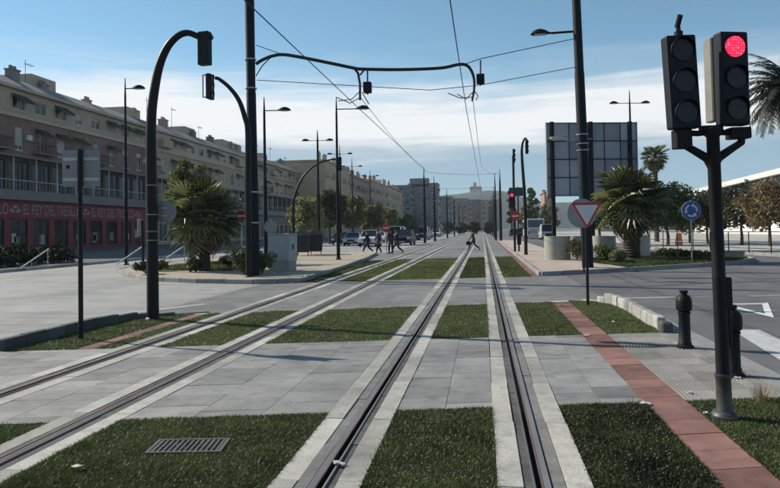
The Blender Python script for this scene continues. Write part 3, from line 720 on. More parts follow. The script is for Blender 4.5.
far_masts = [(425, 243, 167, .17, 'first slim pointed mast of the row beyond the walkers, by the cars'), (435, 241.2, 176, .16, 'second slim pointed mast of the row beyond the walkers, by the cars'),
             (501, 241.6, 169, .18, 'slim pointed mast beside the red paving beyond the walker'), (496, 240, 173, .16, 'slim pointed mast just behind its twin beside the red paving')]
proto = None
for (x, y, ty, r, lb) in far_masts:
    g_ = P(x, y); h = onY(x, ty, g_.y).z
    mast(lb, g_, h, r, .05, 0, steps=False, collars=(h*.62,))
for k, (X, Y, h) in enumerate([(-6.6, 128, 9.3), (-6.6, 160, 9.3), (-6.7, 195, 9.3), (2.1, 128, 9.4), (2.2, 160, 9.4), (2.2, 195, 9.4), (-6.8, 240, 9.3), (2.2, 240, 9.3)]):
    mast(['third','fourth','fifth','third','fourth','fifth','sixth','sixth'][k]+' slim mast of the row down the tracks, on the '+('red paving' if X > 0 else 'queuing cars')+' side', (X, Y, 0), h, .16, .05, 0, steps=False, group='distant overhead masts')

# ------------------------------------------------------------------ street lamps
def street_lamp(label, loc, h, arms, r=.09, zarm=None, group='street lamps', al=1.0, rz=YAW, sc=1.0):
    t = thing('street_lamp', label, 'street lamp', loc, rz, group)
    B().lathe([(r*1.5, 0), (r*1.5, .05), (r, .08), (r*.9, h*.45), (r*.72, h*.5), (r*.55, h*.9), (r*.2, h)], n=12).build('pole', steel_dark, t, smooth=True)
    za = zarm or h-.6
    for s in arms:
        B().tube([(0, 0, za), (s*al, 0, za)], .03, 6).build('arm', steel_dark, t)
        lamp_head(t, s*(al-.05), za, s)
    return t
def lampat(lbl, x, y, top, arm_y, arms, al, r=.09, z=0.0):
    g_ = P(x, y, z); street_lamp(lbl, g_, onY(x, top, g_.y).z-z, arms, r, onY(x, arm_y, g_.y).z-z, al=al)
lampat('single-arm street lamp in front of the red shop', 126.5, 265, 78, 88.5, (1,), .35, .10)
lampat('single-arm street lamp behind the mast with the curved bracket', 266, 262, 97, 110.5, (1,), .75, .12)
lampat('single-arm street lamp on sandy paving beside the track', 338.5, 259.5, 97, 109, (1,), 1.05, .10, .13)
lampat('pointed twin-arm street lamp behind the waste containers', 319, 249, 130, 140.5, (-1, 1), .75, .17)
for (x, y, top, ay, lb) in ((341, 244, 145, 154, 'second twin-arm street lamp of the row past the containers'), (353, 241.5, 158, 166.5, 'third twin-arm street lamp of the row past the containers'), (371, 239.5, 170, 176, 'fourth twin-arm street lamp, by the tree canopy')):
    lampat(lb, x, y, top, ay, (-1, 1), .9, .14)
lampat('pointed twin-arm street lamp rising behind the billboard', 633, 247, 90, 103, (-1, 1), .9, .13)
lampat('low street lamp far off beside the billboard foot', 553, 238, 188, 191, (-1,), .9, .10)

# ------------------------------------------------------------------ far arched signals on the right
g_ = P(526, 254.7, .13); kx = 1/15.9
pts = [(0, 0, 0), (0, 0, 3), (-.12, 0, 5.6), (-.10, 0, 6.3), (.0, 0, 6.65), (.12, 0, 6.75), (.2, 0, 6.6)]
arc_signal('slender arched signal post on pink paving ahead of the bus', g_, pts, [.10, .10, .08, .07, .06, .05, .05], (.24, -.05, 5.85), R_(80), hw=.24, hh=.80, bands=False)
g_ = P(515, 251.5, .13)
t = thing('traffic_signal', 'far traffic signal post with red light above a no-entry sign', 'traffic signal', g_, YAW)
B().tube([(0, 0, 0), (0, 0, 6.4)], .08, 10).build('post', iron, t, smooth=True)
signal_head(t, (-.16, -.12, 2.9), 0, w=.34, h=1.0, nm='signal_head')
signal_head(t, (.10, -.05, 5.9), None, w=.28, h=.9, yaw=R_(70), nm='signal_head')
nd = B().disc((.05, -.12, 2.35), .32, 'y', 24, .02).build('no_entry_disc', sign_red, t, smooth=True)
B().box(-.17, .27, -.136, -.132, 2.30, 2.40).build('white_bar', sign_white, nd)
b = B(); b.tube([(.28, .05, .0), (.28, .05, .95)], .06, 8); b.box(.18, .42, -.05, .2, .45, 1.15); b.build('control_box', iron2, t)
t = thing('street_name_sign', 'dark blue direction plate on a post beside the far red signal', 'sign', P(519, 250.5, .13), YAW)
B().tube([(0, 0, 0), (0, 0, 4.4)], .05, 8).build('post', iron, t)
B().box(-.62, .55, -.06, -.04, 3.75, 4.35).build('plate', mat('plate_blue', (.03, .05, .085), .5), t)

# roundabout sign
t = thing('roundabout_sign', 'round blue roundabout sign with white arrows on the lawn', 'sign', P(692, 261.5, .145), YAW)
B().tube([(0, 0, 0), (0, 0, 2.6)], .03, 8).build('post', galv, t)
pl = B().disc((0, -.05, 2.16), .40, 'y', 32, .02).build('plate', sign_blue, t, smooth=True)
B().disc((0, -.042, 2.16), .415, 'y', 32, .012).build('rim', sign_white, pl, smooth=True)
for k in range(3):
    b = B(); a0 = R_(90+k*120+20); a1 = a0+R_(78); n = 8
    for i in range(n):
        u0 = a0+(a1-a0)*i/n; u1 = a0+(a1-a0)*(i+1)/n
        b.quad(*[(r*math.cos(u), -.0625, 2.16+r*math.sin(u)) for r, u in ((.20, u0), (.27, u0), (.27, u1), (.20, u1))])
    ue = a1+R_(22); b.poly([(.13*math.cos(a1), -.0625, 2.16+.13*math.sin(a1)), (.34*math.cos(a1), -.0625, 2.16+.34*math.sin(a1)), (.235*math.cos(ue), -.0625, 2.16+.235*math.sin(ue))])
    b.build('arrow', sign_white, pl)

# small signs on the left
def no_entry(label, loc, z, r, rz=YAW, front=True, name='no_entry_sign'):
    t = thing(name, label, 'sign', loc, rz)
    B().tube([(0, 0, 0), (0, 0, z+r+.05)], .03, 8).build('post', galv, t)
    dd = B().disc((0, -.05, z), r, 'y', 24, .02).build('plate', sign_red if front else sign_grey, t, smooth=True)
    if front: B().box(-r*.68, r*.68, -.066, -.062, z-r*.14, z+r*.14).build('white_bar', sign_white, dd)
g_ = P(242, 268, .13); no_entry('small no-entry sign between the fan palm and the mast', g_, onY(242, 216, g_.y).z-.13, .25)
g_ = P(271.5, 270.5, .13); no_entry('back of a round grey sign standing behind the grey cabinet', g_, onY(271.5, 227, g_.y).z-.13, .27, front=False, name='round_sign')
g_ = P(386.5, 254); no_entry('no-entry sign at the crossing where the group of people walks', g_, onY(386.5, 228, g_.y).z, .30)
g_ = P(143, 271, .13)
t = thing('pedestrian_signal', 'small pale pedestrian signal box on a dark post near the palm', 'traffic signal', g_, YAW)
B().tube([(0, 0, 0), (0, 0, 2.1)], .05, 8).build('post', iron, t)
B().box(-.19, -.03, -.12, .08, 1.45, 2.2).build('signal_box', sig_grey, t, bevel=.02)

# arched frame behind cabinet
g_ = P(294, 257, .13); s_ = 1/19.0
pts = [(0, 0, 0), (0, 0, 3.0), (.1, 0, 3.7), (.45, 0, 4.6), (1.0, 0, 5.3), (1.7, 0, 5.75), (2.3, 0, 5.9), (2.8, 0, 5.95)]
arc_signal('thin arched signal post bending over towards the twin-arm lamp', g_, pts, [.09, .085, .08, .07, .06, .055, .05, .05], (2.85, 0, 5.2), R_(180), hw=.28, hh=.85, bands=False)

# utility cabinet
g_ = P(283, 271, .13)
t = thing('utility_cabinet', 'pale grey utility cabinet on a concrete plinth', 'cabinet', g_, YAW-R_(22))
B().box(-.44, .44, -.3, .3, 0, .40).build('plinth', conc_d, t, bevel=.01)
bd = B().box(-.47, .47, -.33, .33, .40, 1.42).build('body', cabinet_m, t, bevel=.012)
B().box(-.50, .50, -.36, .36, 1.42, 1.48).build('lid', cabinet_m, t, bevel=.015)
B().box(-.43, .43, -.345, -.331, .45, 1.38).build('door', cabinet_m, t, bevel=.006)
B().box(.331+.139, .49, -.06, .02, .85, 1.05).build('handle', iron2, t)

# waste containers
def container(label, loc, rz):
    t = thing('waste_container', label, 'container', loc, rz, 'waste containers at the kerb'); t.scale = (.66, 1, 1)
    pf = [(-.62, .22), (.62, .22), (.72, 1.15), (.70, 1.25), (-.70, 1.25), (-.72, 1.15)]
    B().extr(pf, -.5, .5).build('tub', bin_m, t, bevel=.03)
    lid = [(-.74, 1.26), (.74, 1.26), (.70, 1.42), (.35, 1.62), (-.35, 1.66), (-.70, 1.5)]
    B().extr(lid, -.53, .53).build('lid', mat('bin_lid', (.05, .053, .055), .35, var=.2), t, bevel=.03)
    for x in (-.5, .5):
        for y in (-.38, .38): B().disc((x, y, .11), .11, 'x', 12, .06).build('wheel', tyre_m, t)
    B().box(-.1, .1, -.55, -.50, .7, .8).build('handle', iron2, t)
container('waste container with sloping lid next to the grey cabinet', P(303, 255.5, .13), YAW+.1)
container('waste container with sloping lid beside the twin-arm lamp', P(316, 254.5, .13), YAW+.1)

# billboard seen from behind
A_ = P(557, 252, .13); bz0, bz1 = onY(550, 196, A_.y).z, onY(550, 123, A_.y).z
t = thing('billboard', 'large billboard on steel posts seen from its framed back', 'billboard', (A_.x, A_.y, .13), YAW+R_(4))
W_ = 5.85; x0 = -.5
cols_ = [x0, x0+1.45, x0+2.6, x0+3.75, x0+4.8, x0+W_]; zr = np.linspace(bz0-.13, bz1-.13, 5)
pan = [mat('panel_a', (.33, .37, .44), .5, var=.15, scale=.7, trans=.35), mat('panel_b', (.28, .36, .47), .45, var=.15, scale=.7, trans=.35), mat('panel_c', (.37, .41, .48), .5, var=.15, scale=.7, trans=.35), mat('panel_d', (.32, .34, .40), .6, var=.2, scale=.7, trans=.3)]
for i in range(5):
    for j in range(4):
        B().box(cols_[i]+.004, cols_[i+1]-.004, .10, .14, zr[j]+.004, zr[j+1]-.004).build('back_panel', random.choice(pan), t)
for j in range(5): B().box(x0-.02, x0+W_+.02, .02, .098, zr[j]-.025, zr[j]+.025).build('cross_rail', iron2, t)
for x in cols_[1:-1]: B().box(x-.015, x+.015, .04, .097, zr[0], zr[-1]).build('stud', iron2, t)
for x in (x0+.35, x0+2.85, x0+5.4): B().box(x-.16, x+.06, -.2, .018, 0, zr[-1]+.05).build('post', iron2, t); 
B().box(x0-.05, x0, -.0, .16, zr[0]-.05, zr[-1]+.05).build('side_trim', galv, t)
B().box(x0+W_, x0+W_+.05, -.0, .16, zr[0]-.05, zr[-1]+.05).build('side_trim', galv, t)

# concrete planters
def planter(label, loc, r, h):
    t = thing('concrete_planter', label, 'planter', loc, 0, 'round concrete planters')
    B().lathe([(r, 0), (r, h), (r-.09, h), (r-.11, h-.12)], n=28).build('ring', mat('planter_conc', (.36, .35, .32), .85, var=.22, scale=3, bump=.3), t, smooth=True)
    B().lathe([(r-.1, h-.14), (.01, h-.10)], n=20).build('soil_fill', soil, t)
g_ = P(557.5, 259.5, .13); planter('round concrete planter at the foot of the billboard', g_, .62, 1.13)
g_ = P(582, 259, .13); planter('round concrete planter partly hidden behind the yield sign mast', g_+Vector((.0, 1.2, 0)), .62, 1.1)
g_ = P(602, 259, .13); planter('round concrete planter on the mast side of the big fan palm', g_+Vector((.2, .9, 0)), .62, 1.1)
g_ = P(643, 258, .13); planter('round concrete planter behind the palm trunk beside the railing', g_+Vector((0, 1.2, 0)), .6, 1.1)

# ------------------------------------------------------------------ vegetation
def fan_mesh(rad, nseg=18, spread=R_(150), droop=.25, w=.5):
    V = []; F = []
    for i in range(nseg):
        a = -spread+2*spread*i/(nseg-1); L_ = rad*(.78+.22*math.cos(a*.8))*random.uniform(.9, 1.05)
        da = spread/nseg*.95
        n = len(V); zl = random.uniform(-.02, .02)
        c0 = (0, 0, 0)
        p1 = (L_*.55*math.cos(a-da), L_*.55*math.sin(a-da), -.02*rad); p2 = (L_*.55*math.cos(a+da), L_*.55*math.sin(a+da), -.02*rad); pm = (L_*.58*math.cos(a), L_*.58*math.sin(a), .05*rad)
        tip = (L_*math.cos(a)*.98, L_*math.sin(a)*.98, -droop*rad*random.uniform(.5, 1.4)+zl)
        V += [c0, p1, pm, p2, tip]; F += [(n, n+1, n+2), (n, n+2, n+3), (n+1, n+4, n+2), (n+2, n+4, n+3)]
    return V, F
def frond_variants(m, n, pet, rad, droop):
    out = []
    for k in range(n):
        V, F = fan_mesh(rad, droop=droop*random.uniform(.6, 1.3))
        V = [(x+pet, y, z) for x, y, z in V]
        b = B(); b.tube([(0, 0, 0), (pet*.5, 0, .03), (pet, 0, 0)], [.02, .014, .010], 5)
        nb = len(b.v); b.v += V; b.f += [tuple(i+nb for i in f) for f in F]
        me = bpy.data.meshes.new('fan_frond'); me.from_pydata(b.v, [], b.f); me.update(); me.materials.append(m); out.append(me)
    return out
FAN = frond_variants(leaf_palm, 6, .68, .66, .16)
FAND = frond_variants(leaf_dead, 3, .7, .5, .9)
def fan_palm(label, loc, th, tr, nf, size, dead=8, up=1.25, low=-.75, tilt=0, group='fan palms'):
    t = thing('fan_palm', label, 'palm', loc, random.uniform(0, 6), group)
    prof = [(tr*1.35, 0)]
    nz = max(6, int(th/.12))
    for k in range(nz):
        z = th*(k+1)/nz; prof += [(tr*(1.08-.1*z/th)+random.uniform(0, .03), z-th/nz*.35), (tr*(.98-.1*z/th), z)]
    prof += [(tr*.8, th+.25), (tr*.3, th+.4)]
    tk = B().lathe(prof, n=14).build('trunk', trunk_m, t, smooth=True)
    ga = 0
    for k in range(nf+dead):
        me = random.choice(FAN if k < nf else FAND)
        o = bpy.data.objects.new('frond', me); col.objects.link(o); o.parent = t
        ga += 2.39996+random.uniform(-.2, .2)
        e = (up+(low-up)*(k/nf)**.85) if k < nf else random.uniform(-1.35, -.9)
        s = size*random.uniform(.8, 1.12)*(1.0 if k > nf*.12 else .75)
        o.location = (0, 0, th+.22-.35*min(1, k/nf)); o.rotation_euler = (random.uniform(-.5, .5), -e, ga); o.scale = (s, s, s)
    return t
fan_palm('bushy fan palm with glossy leaves on the sandy island', P(205, 271, .13), 2.2, .21, 54, 1.45, 9, low=-.80)
fan_palm('broad dark fan palm on the kerbed lawn beside the billboard', P(632, 259.5, .145), 2.75, .36, 54, 1.5, 12, low=-.85)
g_ = P(657, 243); fan_palm('tall thin-trunked palm with a small round crown behind the lawn palm', g_+Vector((0, 0, .13)), onY(657, 157, g_.y).z-.13, .22, 46, 1.15, 14, low=-1.2, group='tall palms')

# feather palm at the right
def feather(Ln=2.9, n=44):
    V = []; F = []
    pts = []
    for i in range(14):
        s = i/13; pts.append((Ln*(s-.12*s*s), 0, Ln*(.34*s-.62*s*s)))
    b = B(); b.tube(pts, [.03*(1-.8*i/13) for i in range(14)], 5)
    for i in range(n):
        s = .12+.88*i/(n-1); k = min(12, int(s*13)); f = s*13-k; a = Vector(pts[k]); c = Vector(pts[k+1]); p = a+(c-a)*f; d = (c-a).normalized()
        ll = .52*math.sin(math.pi*(.12+.80*s))**.6
        for sd_ in (-1, 1):
            sv = Vector((0, sd_, 0)); e = p+(d*.55+sv*.75+Vector((0, 0, random.uniform(-.75, -.1)))).normalized()*ll*random.uniform(.85, 1.1)
            wv = d*.022; q = len(b.v); mid = p+(e-p)*.5+Vector((0, 0, .03))
            b.v += [tuple(p-wv), tuple(p+wv), tuple(mid+wv*1.1), tuple(mid-wv*1.1), tuple(e)]; b.f += [(q, q+1, q+2, q+3), (q+3, q+2, q+4)]
    me = bpy.data.meshes.new('feather_frond'); me.from_pydata(b.v, [], b.f); me.update(); me.materials.append(leaf_date); return me
FE = [feather(random.uniform(2.6, 3.2)) for _ in range(3)]
dcen = CC+ray(790, 90).normalized()*40
t = thing('date_palm', 'tall feather-leaved palm reaching in beside the red traffic light', 'palm', (dcen.x, dcen.y, .13))
th = dcen.z-.13
B().tube([(0, 0, 0), (.05, 0, th*.5), (0, 0, th)], [.36, .30, .28], 12).build('trunk', trunk_m, t, smooth=True)
for k in range(90):
    o = bpy.data.objects.new('frond', random.choice(FE)); col.objects.link(o); o.parent = t
    o.location = (0, 0, th-.1); o.rotation_euler = (random.uniform(-.3, .3), -(1.2-1.9*(k/90)), k*2.39996); s = random.uniform(.85, 1.1); o.scale = (s, s, s)

def leaf_cloud(centers, radii, n, size, droop=0.0):
    centers = np.array(centers); radii = np.array(radii); w_ = radii**2; idx = rng.choice(len(centers), n, p=w_/w_.sum())
    d = rng.normal(size=(n, 3)); d /= np.linalg.norm(d, axis=1)[:, None]; r = rng.random(n)**.45
    c = centers[idx]+d*(radii[idx]*r)[:, None]*np.array([1, 1, .85])
    a = rng.normal(size=(n, 3)); a /= np.linalg.norm(a, axis=1)[:, None]; b = np.cross(a, rng.normal(size=(n, 3))); b /= np.linalg.norm(b, axis=1)[:, None]
    s = size*(.6+.8*rng.random(n))[:, None]
    V = np.concatenate([c-a*s, c+b*s*.45, c+a*s, c-b*s*.45]); F = np.c_[np.arange(n), np.arange(n)+n, np.arange(n)+2*n, np.arange(n)+3*n]
    return npmesh('crown', V, F)
def tree(label, loc, h, w_, m, n=2600, trunk_h=None, size=.16, lobes=15, group='street trees', name='tree', cat='tree', nstem=1, bare=.0):
    t = thing(name, label, cat, loc, random.uniform(0, 6), group)
    trh = trunk_h if trunk_h is not None else h*.35
    cs = []; rs = []; limbs = B(); r0 = max(.05, h*.022)
    top = Vector((random.uniform(-.1, .1)*w_, random.uniform(-.1, .1)*w_, h*.8))
    tk = B().tube([(0, 0, -.02), (random.uniform(-.05, .05), .03, trh*.5), (random.uniform(-.1, .1), 0, trh), tuple(Vector((0, 0, trh))*.4+top*.6)], [r0*1.3, r0, r0*.85, r0*.35], 8).build('trunk', bark, t, smooth=True)
    for k in range(lobes):
        a = k*2.4+random.uniform(-.4, .4); u = (k+.5)/lobes; zc = trh*.95+(h-trh)*(.10+.78*u)
        rr = w_*.5*math.sqrt(max(.05, 1-((u-.42)/.62)**2))*random.uniform(.45, .78)
        c = Vector((math.cos(a)*rr, math.sin(a)*rr, zc)); cs.append(tuple(c)); rs.append(w_*random.uniform(.14, .23))
        st = Vector((0, 0, trh+(zc-trh)*.35)); limbs.tube([st, (st+c)/2+Vector((0, 0, .1*w_*.3)), c], [r0*.45, r0*.3, r0*.12], 5)
        if bare:
            for q in range(5):
                e = c+Vector((random.gauss(0, 1), random.gauss(0, 1), random.gauss(.5, .8))).normalized()*w_*.22; limbs.tube([c, e], [r0*.12, r0*.04], 4)
    limbs.build('limb', bark, tk)
    link('crown', leaf_cloud(cs, rs, n, size), m, t)
    return t
# street trees on the left
for k, (x, y, ty, wpx, lb) in enumerate([(306, 246, 196, 42, 'yellow-green street tree behind the waste containers'), (330, 244, 188, 34, 'yellow-green street tree right of the containers, by the parked cars'), (353, 241, 193, 34, 'yellow-green street tree rising behind the silver car'), (374, 239.5, 200, 28, 'yellow-green street tree above the walking group'), (390, 238.5, 206, 18, 'far small yellow-green street tree near the grey tower blocks')]):
    g_ = P(x, y); h = onY(x, ty, g_.y).z; dep = g_.y
    tree(lb, g_+Vector((0, 0, .0)), h, wpx*dep/680*1.0, leaf_yg, 3000, h*.28, size=.17+.0012*dep, lobes=16)
g_ = P(190, 264, .13); tree('yellow-green leafy tree just behind the fan palm', g_, onY(190, 152, g_.y).z-.13, 2.6, leaf_yg, 3800, 1.0, size=.12, lobes=18)
# right-hand trees
for k, (x, y, ty, wpx, m, n, lb, br) in enumerate([
    (600, 246, 182, 34, leaf_dk, 2600, 'dark green tree between billboard and lawn palm', 0),
    (668, 245, 180, 40, leaf_dk, 3200, 'dark green tree right behind the lawn palm', 0),
    (690, 243, 197, 34, leaf_ol, 1500, 'thin olive tree behind the roundabout sign', 1),
    (708, 244, 190, 36, leaf_ol, 1500, 'sparse olive-brown tree behind the red signal post', 1),
    (742, 245, 183, 40, leaf_ol, 1400, 'sparse olive-brown tree in front of the white hall', 1),
    (770, 246, 178, 44, leaf_br, 1900, 'russet-leaved tree in front of the white hall', 1),
    (800, 246, 180, 44, leaf_br, 1700, 'russet-leaved tree at the end of the railing', 1),
    (648, 243, 190, 30, leaf_dk, 1800, 'dark tree under the tall thin palm', 0)]):
    g_ = P(x, y, .13); h = onY(x, ty, g_.y).z-.13
    tree(lb, g_, h, wpx*g_.y/680*1.3, m, int(n*2.0), h*.28, size=.14, lobes=18, group='trees behind the railing', bare=br)
# distant trees
for (x, y, ty, wpx, m, lb) in [(512, 235.5, 186, 7, leaf_dk, 'distant dark conifer beyond the far red signal'), (533, 235, 184, 12, leaf_dk, 'distant dark conifer above the bus'), (529, 235, 205, 18, leaf_yg, 'distant pale green tree behind the bus'), (549, 235, 204, 18, leaf_ol, 'distant olive tree behind the planter'), (474, 233.5, 222, 9, leaf_dk, 'small dark tree at the far end of the tracks'), (410, 236.5, 213, 14, leaf_dk, 'dark tree before the tall grey blocks'), (400, 236.5, 218, 12, leaf_dk, 'low dark tree behind the vans'), (448, 234.5, 221, 12, leaf_dk, 'distant dark tree behind the masts'), (462, 234.5, 222, 10, leaf_ol, 'distant olive tree beyond the masts'), (490, 234, 222, 10, leaf_dk, 'distant dark tree across from the masts')]:
    g_ = P(x, y); g_ = g_*(min(1, 190/g_.y)); g_.z = 0; h = onY(x, ty, g_.y).z
    tree(lb, g_, h, wpx*g_.y/680*1.2, m, 900, h*.2, size=.5, lobes=12, group='distant trees')
# shrubs
def shrub(label, loc, w_, h, m, n=900, size=.07, group='low shrubs'):
    t = thing('shrub', label, 'shrub', loc, random.uniform(0, 6), group)
    b = B(); cs = []; rs = []
    for k in range(9):
        a = k*2.4; c = (math.cos(a)*w_*.3*random.uniform(.3, 1.1), math.sin(a)*w_*.3*random.uniform(.3, 1.1), h*random.uniform(.3, .75)); cs.append(c); rs.append(h*.33); b.tube([(0, 0, 0), c], [.02, .008], 4)
    b.build('stem', bark, t); link('foliage', leaf_cloud(cs, rs, n, size), m, t)
for (x, y, w_, h, m, lb) in [(147, 274, 1.2, .55, leaf_dk, 'low shrub behind the arched signal post'), (160, 271, 1.0, .5, leaf_ol, 'low shrub between arched signal and fan palm'), (196, 272, .9, .6, leaf_dk, 'shrub at the foot of the fan palm'), (228, 268, 1.2, .55, leaf_ol, 'low shrub right of the fan palm'), (245, 275, 1.1, 1.15, leaf_dk, 'tall dark shrub at the foot of the mast'), (262, 274, 1.0, .9, leaf_dk, 'dark shrub between mast and grey cabinet'),
    (577, 260, 1.0, 1.0, leaf_ol, 'spiky shrub at the planter behind the lamp mast'), (605, 262, 1.3, .8, leaf_dk, 'dark shrub in front of the middle planter'), (618, 263, 1.0, .7, leaf_ol, 'pale-tipped shrub at the palm trunk'), (668, 258, 1.4, .6, leaf_dk, 'low dark shrub on the lawn edge by the railing'), (685, 258.5, 1.2, .45, leaf_dk, 'low dark shrub left of the roundabout sign'), (703, 258.5, 1.2, .4, leaf_dk, 'low dark shrub right of the roundabout sign')]:
    shrub(lb, P(x, y, .14), w_, h, m)
# hedge in front of the red shop
hd = thing('hedge', 'long dark hedge in the shade before the red shop', 'hedge', (-24.2, 30, .13))
cs = [(random.uniform(-1, 1), y, random.uniform(.3, .75)) for y in np.arange(-6, 6.5, .22)]
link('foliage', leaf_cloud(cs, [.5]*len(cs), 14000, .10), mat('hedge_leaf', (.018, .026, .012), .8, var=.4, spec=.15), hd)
b = B(); [b.tube([(c[0], c[1], 0), c], [.03, .01], 4) for c in cs]; o = b.build('stem', bark, hd); o['kind'] = 'stuff'
# weeds
for (x, y, m, lb) in [(763, 401, dry_m, 'dry weed tuft at the kerb beside the red signal'), (632, 405, dry_m, 'small weed at the corner of the red strip')]:
    g_ = P(x, y); n = 90 if x > 700 else 30; b = B()
    for k in range(n):
        a = random.uniform(0, 6.28); r = random.uniform(0, .09 if n > 50 else .03); l = random.uniform(.06, .22 if n > 50 else .07); p = Vector((math.cos(a)*r, math.sin(a)*r, 0)); e = p+Vector((math.cos(a)*l*.5+random.gauss(0, .03), math.sin(a)*l*.5, l)); d_ = Vector((-math.sin(a), math.cos(a), 0))*.004
        b.poly([p-d_, p+d_, e])
    o = b.build('weed', m, loc=g_); tag(o, lb, 'weed')
# little weed sprouts and litter
for k, (x, y, s, lb) in enumerate([(339, 464, .05, 'crumpled white paper lying in the rail groove'), (77, 467, .045, 'crumpled paper scrap on the grass by the far rail'), (645, 404, .06, 'flat white scrap on the red strip corner'), (690, 393, .03, 'small white scrap beside the red paving'), (706, 413, .035, 'small paper scrap on grass at the signal foot'), (738, 378, .04, 'pinkish scrap on the ribbed paving'), (613, 322, .04, 'small scrap in the grass by the yield sign'), (586, 335.5, .05, 'flat white scrap on the red strip by the crossing edge'), (560, 305, .05, 'flat scrap at the far end of the red strip')]):
    b = B(); n = 7; ring = [(math.cos(i*2*math.pi/n)*s*random.uniform(.6, 1.3), math.sin(i*2*math.pi/n)*s*random.uniform(.5, .9), random.uniform(.002, .02)) for i in range(n)]
    for i in range(n): b.poly([(0, 0, s*.22), ring[i], ring[(i+1) % n]])
    b.poly([(p[0]*.9, p[1]*.9, .001) for p in ring][::-1])
    o = b.build('paper_scrap', paper_m, loc=P(x, y, .035 if 'grass' in lb else .015 if x == 339 else .008)); tag(o, lb, 'litter')

# metal grate in the grass
q = [P(150, 453), P(212, 453), P(228, 441), P(165, 442)]; c = (q[0]+q[1]+q[2]+q[3])/4
t = thing('drain_grate', 'rectangular metal drain grate set in the grass', 'grate', (c.x, c.y, -.024), R_(8))
B().box(-.27, .27, -.15, .15, -.006, .012).build('pit', interior, t)
b = B(); [b.box(-.29, .29, y0, y1, 0, .04) for y0, y1 in ((-.17, -.145), (.145, .17))]; [b.box(x0_, x1_, -.145, .145, 0, .04) for x0_, x1_ in ((-.29, -.265), (.265, .29))]; b.build('frame', mat('grate_iron', (.10, .10, .095), .6, metal=.3), t)
for k in range(13): x_ = -.245+k*.041; B().box(x_-.011, x_+.011, -.145, .145, .012, .038).build('bar', mat('grate_iron', (.10, .10, .095), .6, metal=.3), t)

# ------------------------------------------------------------------ railings
def railing(label, A, C_, h, z, n, name='railing'):
    t = thing(name, label, 'railing', (A.x, A.y, z)); D = C_-A; D.z = 0
    for zr_ in (.25, .62, h): B().tube([(0, 0, zr_), (D.x, D.y, zr_)], .028 if zr_ == h else .02, 6).build('rail', iron, t)
    for k in range(n+1): B().tube([(D.x*k/n, D.y*k/n, 0), (D.x*k/n, D.y*k/n, h+.02)], .03, 6).build('post', iron, t)
railing('dark three-bar railing along the pavement before the white hall', P(650, 248, .13), P(796, 255, .13), 1.15, .13, 8)
for k, (x, y) in enumerate([(20, 269), (117, 264.5), (160, 263), (190, 260.5), (228, 259), (250, 258)]):
    g_ = P(x, y, .13); t = thing('sloping_handrail', 'short sloping metal handrail on the shaded footway '+['in front of the hedge','beside the lamp before the red shop','just behind the arched signal post','just past the fan palm trunk','behind the no-entry sign','behind the tall mast'][k], 'handrail', g_, YAW, 'sloping handrails by the shops')
    B().tube([(0, 0, .02), (1.35, 0, .92)], .032, 8).build('rail', galv, t, smooth=True); B().tube([(1.3, 0, -.02), (1.3, 0, .88)], .025, 8).build('post', galv, t); B().tube([(.55, 0, -.02), (.55, 0, .38)], .02, 8).build('post', galv, t)

# ------------------------------------------------------------------ buildings
def gridwall(b, L0, L1, z0, z1, openings, th=.3):
    # openings share one z range; wall outer face at x = 0, goes to -th
    if not openings: b.box(-th, 0, L0, L1, z0, z1); return
    a, c = openings[0][2], openings[0][3]
    if a > z0+.01: b.box(-th, 0, L0, L1, z0, a)
    if c < z1-.01: b.box(-th, 0, L0, L1, c, z1)
    u = L0
    for o in openings:
        if o[0] > u+.01: b.box(-th, 0, u, o[0], a, c)
        u = o[1]
    if u < L1-.01: b.box(-th, 0, u, L1, a, c)
WCACHE = {}
def window(par, u, z, w_, h, blind=0.0, fm=frame_w, nm='window', gl=glass_d):
    key = (round(w_, 2), round(h, 2), fm.name)
    if key not in WCACHE:
        b = B(); f = .07
        b.box(-.16, -.08, -w_/2, w_/2, 0, f); b.box(-.16, -.08, -w_/2, w_/2, h-f, h); b.box(-.16, -.08, -w_/2, -w_/2+f, f, h-f); b.box(-.16, -.08, w_/2-f, w_/2, f, h-f); b.box(-.15, -.09, -.04, .04, f, h-f)
        b.box(-.12, .06, -w_/2-.06, w_/2+.06, -.07, -.001)
        g2 = B().box(-.14, -.12, -w_/2+.03, w_/2-.03, .03, h-.03)
        ob = []
        for bb in (b, g2):
            me = bpy.data.meshes.new('window'); me.from_pydata(bb.v, [], bb.f); me.update(); ob.append(me)
        ob[0].materials.append(fm); ob[1].materials.append(gl); WCACHE[key] = ob
    me, gm = WCACHE[key]
    o = bpy.data.objects.new(nm, me); col.objects.link(o); o.parent = par; o.location = (0, u, z)
    p = bpy.data.objects.new('pane', gm); col.objects.link(p); p.parent = o
    if blind > .05: B().box(-.075, -.05, -w_/2+.02, w_/2-.02, h*(1-blind), h-.01).build('blind', blind_m, o)
    return o
def balcony(par, u0, u1, z, dep=.9, m=plaster, bars=True, solid=False):
    o = B().box(0.002, dep, u0, u1, z-.15, z).build('balcony', m, par)
    b = B(); rh = 1.0
    if solid:
        b.box(dep-.1, dep, u0, u1, z, z+rh); b.box(.002, dep-.1, u0, u0+.1, z, z+rh); b.box(.002, dep-.1, u1-.1, u1, z, z+rh); b.build('parapet', m, o)
    else:
        b.box(dep-.06, dep-.02, u0, u1, z+rh-.05, z+rh); b.box(.002, dep-.06, u0, u0+.04, z+rh-.05, z+rh); b.box(.002, dep-.06, u1-.04, u1, z+rh-.05, z+rh)
        n = int((u1-u0)/.16)
        for k in range(n+1): y = u0+.02+(u1-u0-.04)*k/n; b.box(dep-.05, dep-.03, y-.012, y+.012, z, z+rh-.05)
        b.build('railing', iron, o)
